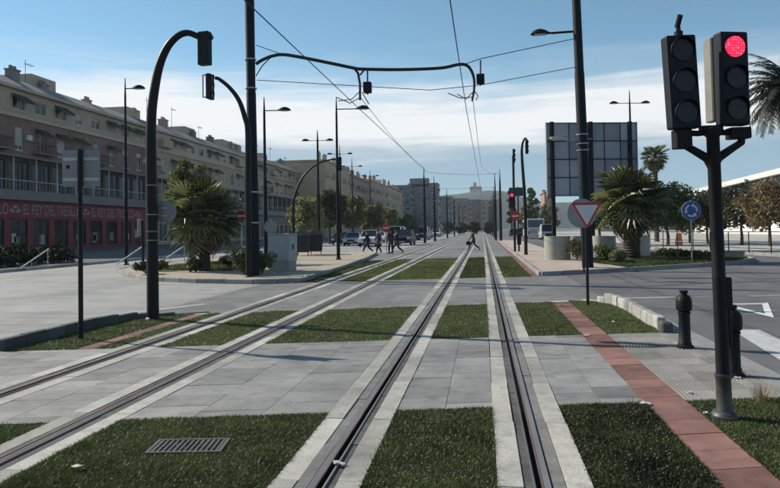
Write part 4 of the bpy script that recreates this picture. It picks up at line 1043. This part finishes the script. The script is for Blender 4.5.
def chimney(par, y, z, x, w_=.9, h=1.6, m=brick_m):
    o = B().box(x-w_*.35, x+w_*.35, y-w_/2, y+w_/2, z-.6, z+h).build('chimney', m, par)
    b = B(); b.box(x-w_*.42, x+w_*.42, y-w_*.58, y+w_*.58, z+h, z+h+.12)
    for k in (-.25, .25): b.box(x-.12, x+.12, y+k*w_-.13, y+k*w_+.13, z+h+.12, z+h+.5)
    b.build('chimney_cap', m, o)
def antenna(par, y, z, x, h=3.5):
    b = B(); b.tube([(x, y, z-.3), (x, y, z+h)], .03, 5); b.tube([(x, y-.1, z+h-.4), (x, y+1.3, z+h-.4)], .02, 4)
    for k in range(6): b.tube([(x-.3, y+.1+k*.22, z+h-.4), (x+.3, y+.1+k*.22, z+h-.4)], .012, 4)
    b.build('antenna', iron, par)
FX = -45.1
def row_building(label, Y0, Y1, body, upper, seed, bay=3.5, shop=None, deep=14):
    rs_ = random.Random(seed); t = thing('apartment_building', label, 'building', (FX, Y0, .0), 0, 'long row of shops and flats')
    Ln = Y1-Y0; nb = max(1, int(round(Ln/bay))); bw = Ln/nb
    core = B().box(-deep, -.35, .02, Ln-.02, 0, 16.0).build('core', interior, t)
    # ground floor shop
    b = B(); op_ = [(bw*k+.45, bw*(k+1)-.45, .55, 3.3) for k in range(nb)]; gridwall(b, 0, Ln, 0, 3.45, op_); wl = b.build('shop_wall', shop[0] if shop else body, t)
    for o in op_: window(t, (o[0]+o[1])/2, .57, o[1]-o[0]-.02, 2.7, 0, fm=iron if shop else frame_w, nm='shop_window')
    if shop:
        for k, o in enumerate(op_):
            for q in range(rs_.choice((0, 1, 1, 2))):
                u_ = rs_.uniform(o[0]+.25, o[1]-1.1); w2 = rs_.uniform(.6, 1.0); z_ = rs_.uniform(.75, 1.2); B().box(-.118, -.10, u_, u_+w2, z_, z_+rs_.uniform(.6, 1.3)).build('display_panel', mat('display_%d' % rs_.randint(0, 3), [(.30, .33, .40), (.22, .20, .17), (.38, .36, .33), (.16, .19, .20)][rs_.randint(0, 3)], .6, var=.4, scale=3), t)
    B().box(-.3, .12, 0, Ln, 3.452, 5.15).build('sign_band', shop[0] if shop else ledge_m, t)
    B().box(-.3, .75, 0, Ln, 5.152, 6.15).build('ledge', ledge_m, t, bevel=.05)
    # mezzanine terrace
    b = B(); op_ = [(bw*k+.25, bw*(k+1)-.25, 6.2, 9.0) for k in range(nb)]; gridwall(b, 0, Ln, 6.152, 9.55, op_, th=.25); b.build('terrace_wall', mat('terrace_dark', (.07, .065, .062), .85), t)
    for k, o in enumerate(op_): window(t, (o[0]+o[1])/2, 6.25, o[1]-o[0]-.04, 2.7, rs_.choice((0, 0, 0, .3)), fm=iron, nm='terrace_window')
    b = B(); b.box(.62, .66, 0, Ln, 7.05, 7.11); [b.box(.63, .65, k*.5, k*.5+.03, 6.15, 7.05) for k in range(int(Ln/.5))]; b.build('terrace_railing', galv, t)
    b = B(); b.box(0.002, .95, 0, Ln, 9.30, 9.45)
    b.build('terrace_canopy', ledge_m, t)
    for k in range(nb+1): B().box(.6, .7, bw*k-.05, bw*k+.05, 6.152, 9.30).build('canopy_post', frame_w, t)
    # main floor
    b = B(); op_ = []
    for k in range(nb):
        ww = rs_.choice((1.1, 1.3, 1.5)); c_ = bw*(k+.5); op_.append((c_-ww/2, c_+ww/2, 10.1, 12.4))
    gridwall(b, 0, Ln, 9.552, 13.3, op_); b.build('wall', body, t)
    for k, o in enumerate(op_):
        window(t, (o[0]+o[1])/2, 10.12, o[1]-o[0]-.02, 2.26, rs_.choice((0, .25, .5, .8)))
    B().box(-.3, .18, 0, Ln, 13.302, 13.62).build('string_course', upper, t)
    b = B(); op2 = []
    for k in range(nb):
        ww = rs_.choice((1.2, 1.5, 1.8)); c_ = bw*(k+.5); op2.append((c_-ww/2, c_+ww/2, 14.1, 15.4))
    gridwall(b, 0, Ln, 13.622, 16.0, op2); b.build('upper_wall', upper, t)
    for k, o in enumerate(op2): window(t, (o[0]+o[1])/2, 14.12, o[1]-o[0]-.02, 1.26, rs_.choice((0, .3, .6, 1.0)))
    for k in range(nb):
        r = rs_.random(); c_ = bw*(k+.5)
        if rs_.random() < .45:
            B().extr([(.02, 12.55), (.04, 12.6), (.9, 12.0), (.9, 11.8), (.85, 11.8), (.85, 11.95)], c_-.9, c_+.9).build('awning', rs_.choice((awning_m, mat('awning_brown', (.06, .04, .03), .85))), t)
        if r < .3:
            balcony(t, c_-bw*.42, c_+bw*.42, 10.08, .9, body)
        if r > .55:
            o = B().extr([(.02, 15.55), (.04, 15.6), (1.0, 14.95), (1.0, 14.7), (.95, 14.7), (.95, 14.9)], c_-1.1, c_+1.1).build('awning', awning_m, t)
        if .3 < r < .42: balcony(t, c_-bw*.45, c_+bw*.45, 14.05, .9, upper, solid=True)
        if .55 < r < .68: B().box(.002, .35, c_+.9, c_+1.6, 11.2, 11.75).build('air_conditioner', frame_w, t, bevel=.02)
    B().box(-deep, .55, 0, Ln, 16.002, 16.3).build('cornice', upper, t)
    rf = B().extr([(.45, 16.302), (-2.6, 17.9), (-deep, 17.9), (-deep, 16.302)], 0, Ln).build('roof', roof_m, t)
    for k in range(int(Ln/9)+1):
        y = 3+k*9+rs_.uniform(-2, 2)
        if y < Ln-1: chimney(rf, y, 17.2, -2.2-rs_.random(), rs_.uniform(.8, 1.4), rs_.uniform(1.0, 1.8), rs_.choice((brick_m, plaster2, ledge_m)))
        if rs_.random() < .6 and y+3 < Ln: antenna(rf, y+2.5, 17.6, -2.6, rs_.uniform(2.5, 4.2))
    for k in range(int(Ln/16)+1):
        y = 1+k*16+rs_.uniform(-1, 2)
        if y+5 < Ln: B().box(-6.5, -2.9, y, y+rs_.uniform(3, 5), 17.3, 19.2).build('rooftop_room', upper, rf)
    return t
bA = row_building('brick flats over the long red furniture shop front', 49.5, 86.5, brick_m, plaster, 11, shop=(shop_red,))
row_building('beige flats next to the brick block, behind the fan palm', 86.7, 127, plaster2, plaster, 12, shop=None)
row_building('end block of the cream row, before the protruding ochre gable', 127.2, 164.8, plaster2, plaster2, 13, shop=None)
# red shop front continues a little under the second block
def text_mesh(s, size):
    cu = bpy.data.curves.new('t', 'FONT'); cu.body = s; cu.size = size; cu.extrude = .01; cu.align_x = 'LEFT'
    ob = bpy.data.objects.new('t', cu); col.objects.link(ob); bpy.context.view_layer.update()
    me = bpy.data.meshes.new_from_object(ob.evaluated_get(bpy.context.evaluated_depsgraph_get())); bpy.data.objects.remove(ob); return me
letter_m = mat('lettering_pale', (.30, .24, .235), .6, var=.1)
tm = text_mesh('EL REY DEL TRESILLO', 1.5); tm.materials.append(letter_m)
xs = [v.co.x for v in tm.vertices]; tw = max(xs)-min(xs)
yy = onX(21.6, 205, FX).y; y_end = onX(79, 205, FX).y; per = onX(90, 205, FX).y-yy
for k in range(-1, 3):
    o = bpy.data.objects.new('lettering', tm); col.objects.link(o); o.parent = bA
    ln = (y_end-yy); u0 = yy+k*per-49.5
    if u0 < 0.2 or u0+ln > 37: 
        if u0+ln > 37: col.objects.unlink(o); bpy.data.objects.remove(o); continue
    o.matrix_local = Matrix.Translation((.135, u0, 3.78)) @ Matrix(((0, 0, 1, 0), (1, 0, 0, 0), (0, 1, 0, 0), (0, 0, 0, 1))) @ Matrix.Diagonal((ln/tw, 1, 1, 1))
for k in range(-1, 3):
    u = yy+(k+1)*per-49.5-(per-(y_end-yy))/2
    if 0 < u < 36.4:
        b = B(); 
        for s in (-1, 1): b.poly([(.135, u, 4.0), (.135, u+s*.75, 4.5), (.135, u+s*.6, 4.25), (.135, u+s*.85, 4.15), (.135, u+s*.4, 3.95)] if s > 0 else [(.135, u+s*.4, 3.95), (.135, u+s*.85, 4.15), (.135, u+s*.6, 4.25), (.135, u+s*.75, 4.5), (.135, u, 4.0)])
        b.poly([(.135, u-.25, 4.35), (.135, u+.25, 4.35), (.135, u+.3, 4.75), (.135, u+.1, 4.55), (.135, u, 4.8), (.135, u-.1, 4.55), (.135, u-.3, 4.75)]); b.build('emblem', letter_m, bA)

def block(label, X0, X1, Y0, Y1, h, m, seed, floors, face='x', name='apartment_building', bay=3.2, roof=ledge_m, wh=1.4, group=None, ww=1.3, gable_m=None, chim=True, balc=.3):
    # face 'x': facade towards +X at X1 ; face 'y': facade towards -Y at Y0 ; both drawn when 'xy'
    rs_ = random.Random(seed); t = thing(name, label, 'building', ((X0+X1)/2, (Y0+Y1)/2, 0), 0, group)
    W2, D2 = (X1-X0)/2, (Y1-Y0)/2
    B().box(-W2, W2, -D2, D2, 0, h).build('wall', m, t)
    fh = h/floors
    def put(kind, u, z):
        w_ = window(t, 0, 0, ww, wh, 0)
        if kind == 'x': w_.location = (W2+.165, u, z)
        else: w_.location = (u, -D2-.165, z); w_.rotation_euler = (0, 0, -math.pi/2)
        if rs_.random() < .35: 
            bl = B().box(-.075, -.05, -ww/2+.02, ww/2-.02, wh*.5, wh-.01).build('blind', blind_m, w_)
    for kind in face:
        half = D2 if kind == 'x' else W2; n = max(1, int(2*half/bay))
        for f in range(floors):
            for k in range(n):
                u = -half+2*half*(k+.5)/n; z = f*fh+fh*.35
                if f == 0: z = .9
                put(kind, u, z)
                if rs_.random() < balc and f > 0:
                    if kind == 'x': b = B().box(W2+.002, W2+1.0, u-bay*.4, u+bay*.4, f*fh+.1, f*fh+1.2)
                    else: b = B().box(u-bay*.4, u+bay*.4, -D2-1.0, -D2-.002, f*fh+.1, f*fh+1.2)
                    b.build('balcony', m, t)
    rf = B().box(-W2-.3, W2+.3, -D2-.3, D2+.3, h+.002, h+.5).build('roof', roof, t)
    if chim:
        for k in range(int(D2*2/7)+1):
            y = -D2+2+k*7+rs_.uniform(-1, 1)
            if y < D2-.5: chimney(rf, y, h+.9, W2-1.2-rs_.random()*1.5, rs_.uniform(.9, 1.5), rs_.uniform(1.0, 2.2), rs_.choice((plaster3, plaster2, brick_m)))
    return t
bl = [('ochre five-storey block whose bare gable sticks out towards the street', -60, -38.5, 165, 196, 19.0, plaster3, 5), ('rose-beige block second past the ochre gable', -62, -38.8, 196.3, 232, 18.2, plaster5, 5), ('beige block third past the ochre gable', -62, -38.2, 232.3, 275, 19.0, plaster2, 5), ('cream block at the far end of the left row', -62, -38.6, 275.3, 330, 19.5, plaster3, 5)]
for i, (lb, a, c, e, f, h, m, fl) in enumerate(bl): block(lb, a, c, e, f, h, m, 30+i, fl, 'x', group='blocks of flats past the gable', roof=tile_m if i % 2 else plaster2, balc=.45)
# centre blocks facing us
def centre(label, xa, xb, ytop, dist, m, seed, floors, roof=ledge_m, bay=3.4, ww=1.6, balc=.35, chim=False, dd=18):
    a, c = onY(xa, 228, dist), onY(xb, 228, dist); h = onY((xa+xb)/2, ytop, dist).z
    return block(label, a.x, c.x, dist, dist+dd, h, m, seed, floors, 'yx' if xb < 470 else 'y', bay=bay, roof=roof, ww=ww, wh=1.6, balc=balc, chim=chim, group='distant flats closing the street')
glassy = mat('office_blue', (.10, .13, .17), .4, var=.25, scale=.2)
centre('blue-grey block with banded balconies behind the vans', 388, 411, 186, 350, glassy, 51, 7, bay=2.6, ww=2.2, balc=.6)
t = centre('tall plain grey block with a rooftop box right of the banded block', 409, 438, 184, 360, plaster4, 52, 7, bay=4.5)
B().box(-7, 3, -9, -1, 24.5, 29).build('rooftop_room', plaster4, t)
for i, (xa, xb, yt, D, m, fl, lb) in enumerate([(438, 452, 197, 430, plaster4, 6, 'distant grey block just past the tall plain one'), (452, 468, 199, 470, plaster5, 6, 'distant rose-grey block above the far masts'), (468, 481, 200, 500, plaster4, 6, 'distant grey block at the end of the tracks'), (481, 499, 200.5, 480, plaster2, 6, 'distant beige block at the right end of the far row')]):
    centre(lb, xa, xb, yt, D, m, 60+i, fl, ww=1.8)
for i, (xa, xb, yt, D, m, fl, lb) in enumerate([(545, 556, 193, 260, plaster5, 4, 'distant orange-roofed house beside the billboard'), (600, 640, 205, 230, plaster2, 4, 'distant low block behind the palms'), (665, 700, 197, 260, plaster4, 5, 'distant dark industrial block behind the trees'), (520, 545, 214, 300, plaster4, 3, 'distant low grey building beyond the bus')]):
    centre(lb, xa, xb, yt, D, m, 70+i, fl, ww=1.8, roof=tile_m if i == 0 else ledge_m)

# white hall on the right
t = thing('white_hall', 'long white hall with sloping white roof edge and glazed strip', 'building', (44, 84, .0))
Ln = 62.0
def eave(y): return 9.9-1.3*y/Ln
b = B(); b.box(0, 40, 0, Ln, .1, 5.6); b.build('wall', white_wall, t)
for k in range(16):
    y0 = k*Ln/16; b = B(); z1 = eave(y0+Ln/16)-.5
    b.box(.05, .12, y0+.1, y0+Ln/16-.1, 5.62, z1); b.build('glazing', glass_b, t)
    B().box(-.12, .2, y0-.1, y0+.1, 5.6, eave(y0)-.4).build('mullion', frame_w, t)
b = B(); b.v += [(-1.2, 0, eave(0)-.45), (40, 0, eave(0)+2.5), (40, Ln, eave(Ln)+2.5), (-1.2, Ln, eave(Ln)-.45), (-1.2, 0, eave(0)+.35), (40, 0, eave(0)+3.2), (40, Ln, eave(Ln)+3.2), (-1.2, Ln, eave(Ln)+.35)]
b.f += [(0, 3, 2, 1), (4, 5, 6, 7), (0, 1, 5, 4), (1, 2, 6, 5), (2, 3, 7, 6), (3, 0, 4, 7)]; b.build('roof', white_wall, t)
for k in range(9): window(t, 0, 0, 2.6, 2.6, 0).matrix_local = Matrix.Translation((-.165, 4+k*6.4, 1.2)) @ Matrix.Rotation(math.pi, 4, 'Z')
B().box(-.8, 2, Ln, Ln+1, .1, 8).build('end_wall', white_wall, t)

# ------------------------------------------------------------------ vehicles
def wheel(par, x, y, r, w_=.2):
    o = bpy.data.objects.new('wheel', None); col.objects.link(o); o.parent = par; o.location = (x, y, r)
    o = B().disc((0, 0, 0), r, 'x', 20, w_).build('wheel', tyre_m, par, bevel=.03, loc=(x, y, r))
    return o
def wheels(par, xs, ys, r):
    for x in xs:
        for y in ys:
            o = B().disc((0, 0, 0), r, 'x', 20, .2).build('wheel', tyre_m, par, smooth=True, loc=(x, y, r))
            B().disc(((.102 if x > 0 else -.102), 0, 0), r*.62, 'x', 14, .01).build('rim', galv, o, smooth=True)
def car(label, loc, rz, m, kind='hatch', name='parked_car', cat='car', group='vehicles on the left carriageway', rear=False):
    # car front faces local -Y
    t = thing(name, label, cat, loc, rz, group)
    if kind == 'hatch': L2, W_, belt, top, hood, ws, rs2, rf = 4.1, 1.74, .95, 1.48, .88, -.95, .2, 1.55
    elif kind == 'suv': L2, W_, belt, top, hood, ws, rs2, rf = 4.4, 1.84, 1.05, 1.72, 1.02, -1.05, .3, 1.95
    else: L2, W_, belt, top, hood, ws, rs2, rf = 4.9, 1.95, 1.15, 2.15, 1.15, -1.75, -.95, 2.3
    f, r = -L2/2, L2/2
    low = [(f, .28), (f-.0, .62), (f+.10, hood-.12), (f+.35, hood-.03), (ws, belt), (rf, belt), (r-.05, belt-.05), (r, .6), (r-.02, .28)]
    b = B(); n = len(low)
    for y, z in low: b.v.append((-W_/2+.04*(z > .8), y, z))
    for y, z in low: b.v.append((W_/2-.04*(z > .8), y, z))
    b.f.append(tuple(range(n))); b.f.append(tuple(n+i for i in reversed(range(n))))
    for i in range(n): j = (i+1) % n; b.f.append((j, i, n+i, n+j))
    b.build('body', m, t, bevel=.07, seg=3)
    tp = top; wt = W_/2-.20; wb = W_/2-.06
    g2 = B(); prof = [(ws+.02, belt-.01, wb), (rs2-.35 if kind != 'van' else rs2, tp-.04, wt), (rf-.28, tp-.05, wt), (rf, belt-.01, wb)]
    for y, z, w2 in prof: g2.v.append((-w2, y, z))
    for y, z, w2 in prof: g2.v.append((w2, y, z))
    g2.f += [(0, 1, 2, 3), (7, 6, 5, 4), (0, 4, 5, 1), (1, 5, 6, 2), (2, 6, 7, 3), (3, 7, 4, 0)]
    g2.build('cabin_glass', glass_d, t, bevel=.03)
    ro = B().box(-wt-.01, wt+.01, prof[1][0]-.05, prof[2][0]+.05, tp-.055, tp).build('roof', m, t, bevel=.025)
    for s in (-1, 1):
        b = B(); b.tube([(s*wb, ws, belt), (s*wt, prof[1][0], tp-.03)], .045, 6); b.tube([(s*wb, rf, belt), (s*wt, prof[2][0], tp-.03)], .06, 6); b.tube([(s*wb, (ws+rf)/2, belt), (s*wt, (prof[1][0]+prof[2][0])/2, tp-.03)], .04, 6); b.build('pillar', m, t)
        if kind == 'van': B().box(min(s*(wb+.0), s*(W_/2-.03)), max(s*(wb), s*(W_/2-.03)), .2, rf, belt, tp-.12).build('side_panel', m, t)
        B().box(s*(W_/2+.02)-.09, s*(W_/2+.02)+.09, ws+.15, ws+.28, belt, belt+.16).build('mirror', m, t, bevel=.03)
        e = r+.005 if rear else f-.012
        B().box(s*(W_/2-.24)-.17, s*(W_/2-.24)+.17, e-.02 if not rear else r-.02, e+.06 if not rear else r+.012, hood-.33, hood-.16).build('headlight' if not rear else 'tail_light', lamp_lens if not rear else sign_red, t, bevel=.02)
    fy = f-.012 if not rear else r-.02
    B().box(-.42, .42, fy, fy+.04, .48, hood-.22).build('grille', iron2, t, bevel=.01)
    B().box(-W_/2+.06, W_/2-.06, fy-.03, fy+.05, .26, .44).build('bumper', iron2, t, bevel=.02)
    B().box(-.26, .26, fy-.045, fy-.032, .36, .46).build('number_plate', paper_m, t)
    wheels(t, (-W_/2+.09, W_/2-.09), (f+.8, r-.85), .32 if kind != 'van' else .34)
    return t
cars = [(350, 246, silver_p, 'hatch', 'silver hatchback waiting at the crossing, nearest the street trees'), (367, 247, white_p, 'suv', 'white high-roofed car behind the walking group'), (403, 245.5, dark_p, 'suv', 'dark high car just past the no-entry sign'), (394, 243, white_p, 'van', 'white van standing behind the walking group'), (412, 240.5, dark_p, 'van', 'dark van two behind the dark high car'), (422, 240, white_p, 'van', 'white van with bright headlamps by the first slim mast')]
for (x, y, m, k, lb) in cars:
    g_ = P(x, y); dy = {'hatch': 2.05, 'suv': 2.2, 'van': 2.45}[k]; car(lb, g_+Vector((0, dy, 0)), R_(random.uniform(-3, 3)), m, k)
for (X, Y, m, k, lb) in [(-17.2, 82, dark_p, 'hatch', 'dark hatchback queued behind the silver one'), (-14.0, 92, white_p, 'hatch', 'white hatchback queued behind the high-roofed car'), (-10.5, 130, silver_p, 'hatch', 'silver car far along the left carriageway'), (-10.2, 150, white_p, 'suv', 'white car far along the left carriageway'), (-13.4, 142, dark_p, 'suv', 'dark car far along the left carriageway')]:
    car(lb, Vector((X, Y, 0)), 0, m, k)
for (X, Y, m, k, lb) in [(6.2, 139, dark_p, 'hatch', 'dark car far along the right carriageway'), (7.4, 128, dark_p, 'suv', 'dark high car ahead of the far red signal'), (8.8, 96.5, white_p, 'van', 'small white van driving beside the bus')]:
    car(lb, Vector((X, Y, 0)), math.pi, m, k, group='vehicles on the right carriageway', rear=True)
# bus
g_ = P(536, 239)
t = thing('bus', 'white city bus with dark rear window on the right carriageway', 'bus', g_+Vector((0, 5.5, 0)))
B().box(-1.27, 1.27, -5.5, 5.5, .35, 3.05).build('body', white_p, t, bevel=.12, seg=3)
B().box(-1.12, 1.12, -5.53, -5.49, 1.75, 2.85).build('rear_window', glass_b, t, bevel=.01)
for s in (-1, 1):
    for k in range(6): B().box(min(s*1.26, s*1.285), max(s*1.26, s*1.285), -4.9+k*1.7, -3.5+k*1.7, 1.5, 2.6).build('side_window', glass_d, t)
    B().box(s*1.0-.12, s*1.0+.12, -5.53, -5.49, .8, 1.2).build('tail_light', sign_red, t)
    B().box(s*1.4-.1, s*1.4+.1, -5.3, -5.2, 1.9, 2.5).build('mirror', iron2, t)
B().box(-.9, .9, -5.53, -5.49, .85, 1.5).build('engine_hatch', silver_p, t, bevel=.01)
B().box(-.3, .3, -5.54, -5.50, .5, .62).build('number_plate', paper_m, t)
wheels(t, (-1.12, 1.12), (-3.2, 3.2), .45)

# ------------------------------------------------------------------ people
def person(label, loc, rz, top, legs, h=1.72, stride=.42, lean_=.05, bag=None, phase=1, hairlen=0.0):
    t = thing('person', label, 'person', loc, rz)
    # local: walks towards +X
    k = h/1.72; s = stride
    J = {}; E_ = []; Rr = {}
    def j(n, p, r, par=None):
        J[n] = Vector(p)*k; Rr[n] = (r[0]*k, r[1]*k) if isinstance(r, tuple) else (r*k, r*k)
        if par: E_.append((par, n))
    l = lean_
    j('pelvis', (0, 0, .94), (.165, .135)); j('waist', (l*.4, 0, 1.08), (.16, .13), 'pelvis'); j('chest', (l, 0, 1.28), (.185, .145), 'waist'); j('shoulders', (l*1.2, 0, 1.41), (.12, .09), 'chest')
    j('neck', (l*1.4, 0, 1.49), .052, 'shoulders'); j('jaw', (l*1.6+.02, 0, 1.555), (.068, .075), 'neck'); j('head', (l*1.7+.01, 0, 1.635), (.080, .092), 'jaw'); j('crown', (l*1.7, 0, 1.70), (.055, .06), 'head')
    for sd_, nm in ((1, 'l'), (-1, 'r')):
        ph = phase*sd_
        j(nm+'hip', (0, sd_*.09, .88), .115, 'pelvis')
        if ph > 0: kn, an, to = (s*.62, sd_*.09, .52), (s*1.0, sd_*.085, .10), (s*1.0+.19, sd_*.09, .055)
        else: kn, an, to = (-s*.15, sd_*.09, .48), (-s*1.0, sd_*.085, .17), (-s*1.0+.12, sd_*.09, .035)
        j(nm+'knee', kn, .080, nm+'hip'); j(nm+'calf', tuple(Vector(kn)*.6+Vector(an)*.4), .074, nm+'knee'); j(nm+'ankle', an, .050, nm+'calf'); j(nm+'toe', to, .034, nm+'ankle')
        ax = -ph*s*.55
        j(nm+'sh', (l*1.2, sd_*.185, 1.39), .075, 'shoulders'); j(nm+'el', (l+ax*.45, sd_*.235, 1.12), .060, nm+'sh'); j(nm+'wr', (l+ax+.06, sd_*.225, .88), .030, nm+'el')
        wv = J[nm+'wr']/k; d_ = (wv-J[nm+'el']/k).normalized(); pc = wv+d_*.06
        j(nm+'palm', tuple(pc), (.034, .022), nm+'wr')
        for q, (ln, oy) in enumerate(((.075, -.027), (.085, -.009), (.08, .009), (.065, .026))):
            b0 = pc+Vector((oy, 0, 0))+d_*.03; j(nm+'f%d' % q, tuple(b0+d_*ln*.6), .009, nm+'palm'); j(nm+'g%d' % q, tuple(b0+d_*ln+Vector((.012, -sd_*.012, 0))), .008, nm+'f%d' % q)
        j(nm+'th', tuple(pc+Vector((.045, 0, 0))+d_*.02), .011, nm+'palm')
    names = list(J); me = bpy.data.meshes.new('body'); me.from_pydata([tuple(J[n]) for n in names], [(names.index(a), names.index(c)) for a, c in E_], []); me.update()
    o = bpy.data.objects.new('body', me); col.objects.link(o)
    sk = o.modifiers.new('skin', 'SKIN'); sk.use_smooth_shade = True
    for i, n in enumerate(names): me.skin_vertices[0].data[i].radius = Rr[n]; me.skin_vertices[0].data[i].use_root = (n == 'pelvis')
    o.modifiers.new('sub', 'SUBSURF').levels = 1
    bpy.context.view_layer.update()
    m2 = bpy.data.meshes.new_from_object(o.evaluated_get(bpy.context.evaluated_depsgraph_get())); bpy.data.objects.remove(o)
    m2.materials.clear(); [m2.materials.append(x) for x in (skin_m, top, legs, shoe_m)]
    for p in m2.polygons:
        c = p.center/k; hd_ = c.z > 1.47
        hand = min((c-J[q]/k).length for q in ('lpalm', 'rpalm')) < .13
        p.material_index = 0 if hd_ or hand else (1 if c.z > .92 or abs(c.y) > .19 and c.z > .75 else (2 if c.z > .14 else 3)); p.use_smooth = True
    b_ = bpy.data.objects.new('body', m2); col.objects.link(b_); b_.parent = t
    # face and hair
    hc = J['head']; b = B(); n = 14
    prof = [(.02, .105), (.055, .098), (.085, .07), (.10, .03), (.103, -.01), (.098, -.04)]
    b.lathe([(r*k, z*k) for r, z in prof[::-1]], (hc.x-.018*k, 0, hc.z+.005), n); b.build('hair', hair_m, t, smooth=True)
    f = B(); f.v += [(hc.x+.10*k, -.012, hc.z-.04), (hc.x+.10*k, .012, hc.z-.04), (hc.x+.085*k, 0, hc.z+.01), (hc.x+.122*k, 0, hc.z-.035)]; f.f += [(0, 3, 2), (3, 1, 2), (0, 1, 3)]; f.build('nose', skin_m, t)
    for s2 in (-1, 1): B().disc((hc.x+.092*k, s2*.03, hc.z+.01), .011, 'x', 8, .01).build('eye', hair_m, t); B().disc((hc.x, s2*.082*k, hc.z-.02), .026, 'y', 8, .02).build('ear', skin_m, t)
    B().box(hc.x+.088*k, hc.x+.097*k, -.022, .022, hc.z-.075, hc.z-.066).build('mouth', sign_red, t)
    zmin = min((v.co.z for v in m2.vertices)); t.location.z -= zmin
    if bag:
        wv = J['rwr' if bag == 'r' else 'lwr']
    return t
ppl = [(368, 253.3, cl_black, cl_black, 'dark-dressed person striding across the street, leading the walking group', 0, 1.70), (379, 253.6, cl_navy, cl_black, 'person in navy walking beside the no-entry sign', 1, 1.78), (391, 254, cl_brown, cl_black, 'person in brown top walking in the middle of the group', 1, 1.75), (397.5, 253.4, cl_black, cl_navy, 'dark-dressed person with long stride closing the walking group', 0, 1.7)]
for i, (x, y, a, c, lb, ph, h) in enumerate(ppl):
    person(lb, P(x, y), math.pi+R_((4, 35, -60, 8)[i]), a, c, h, (.40, .24, .16, .43)[i], .04, phase=1 if ph else -1)
g_ = P(474, 250.3); person('person in brown jacket and blue trousers crossing the tracks with a bag', g_, math.pi, cl_brown, cl_navy, 1.6, .50, .10)
bg_ = thing('shoulder_bag', 'dark bag hanging at the side of the person crossing the tracks', 'bag', g_+Vector((-.42, -.32, .42)), .3)
B().extr([(-.16, 0), (.16, 0), (.19, .22), (.10, .30), (-.10, .30), (-.19, .22)], -.06, .06).build('pouch', cl_black, bg_, bevel=.03)
B().tube([(-.1, 0, .29), (-.05, 0, .46), (.05, 0, .46), (.1, 0, .29)], .012, 6).build('strap', cl_black, bg_)

# far vehicles/pedestrian clutter on the right: orange cone barrel
t = thing('traffic_barrel', 'orange plastic barrel behind the railing', 'barrel', P(679, 246, .13))
B().lathe([(.32, 0), (.32, .05), (.27, .06), (.25, .5), (.22, .52), (.2, .95), (.08, 1.0)], n=16).build('drum', orange_m, t, smooth=True)
B().lathe([(.262, .3), (.258, .42)], n=16).build('band', paper_m, t)

# ------------------------------------------------------------------ far hill, with church
V = []; nx, ny = 90, 26
for j in range(ny):
    for i in range(nx):
        X = -1600+3200*i/(nx-1); Y = 1000+900*j/(ny-1)
        u = j/(ny-1); ridge = 52+16*math.sin(X*.0031+1.0)+9*math.sin(X*.013+2)+5*math.sin(X*.035); ridge *= (1.0 if X < 900 else 1.0)
        bump = 30*math.exp(-((X+20)/170)**2)
        V.append((X, Y, -1+(ridge+bump)*math.sin(math.pi*min(1, u*1.0)*.5)**1.3+random.uniform(-2, 2)))
F = [(j*nx+i, j*nx+i+1, (j+1)*nx+i+1, (j+1)*nx+i) for j in range(ny-1) for i in range(nx-1)]
me = bpy.data.meshes.new('hills'); me.from_pydata(V, [], F); me.update(); struct(link('hills', me, far_m, smooth='full'))
# church on the hill and scattered hill houses
ch = thing('hill_church', 'pale church with a square tower on top of the distant hill', 'church', onY(475.5, 192, 1750)-Vector((0, 0, 6)))
B().box(-14, 16, -8, 8, 0, 15).build('nave', plaster2, ch)
B().box(-5, 3, -9, -1, 14, 30).build('tower', plaster2, ch)
B().extr([(-15, 15), (17, 15), (14, 20), (-12, 20)], -8.5, 8.5).build('roof', tile_m, ch)

# ------------------------------------------------------------------ air
hz_ = B().box(-1700, 1700, -400, 2500, -3.0, 135).build('haze', None); hz_['kind'] = 'stuff'
hm = bpy.data.materials.new('haze'); hm.use_nodes = True; ht = hm.node_tree; ht.nodes.clear()
hv = ht.nodes.new('ShaderNodeVolumePrincipled'); ho = ht.nodes.new('ShaderNodeOutputMaterial'); ht.links.new(hv.outputs[0], ho.inputs['Volume'])
hv.inputs['Color'].default_value = (.72, .86, 1.0, 1); hv.inputs['Density'].default_value = .00018; hv.inputs['Anisotropy'].default_value = .2
hz_.data.materials.append(hm)
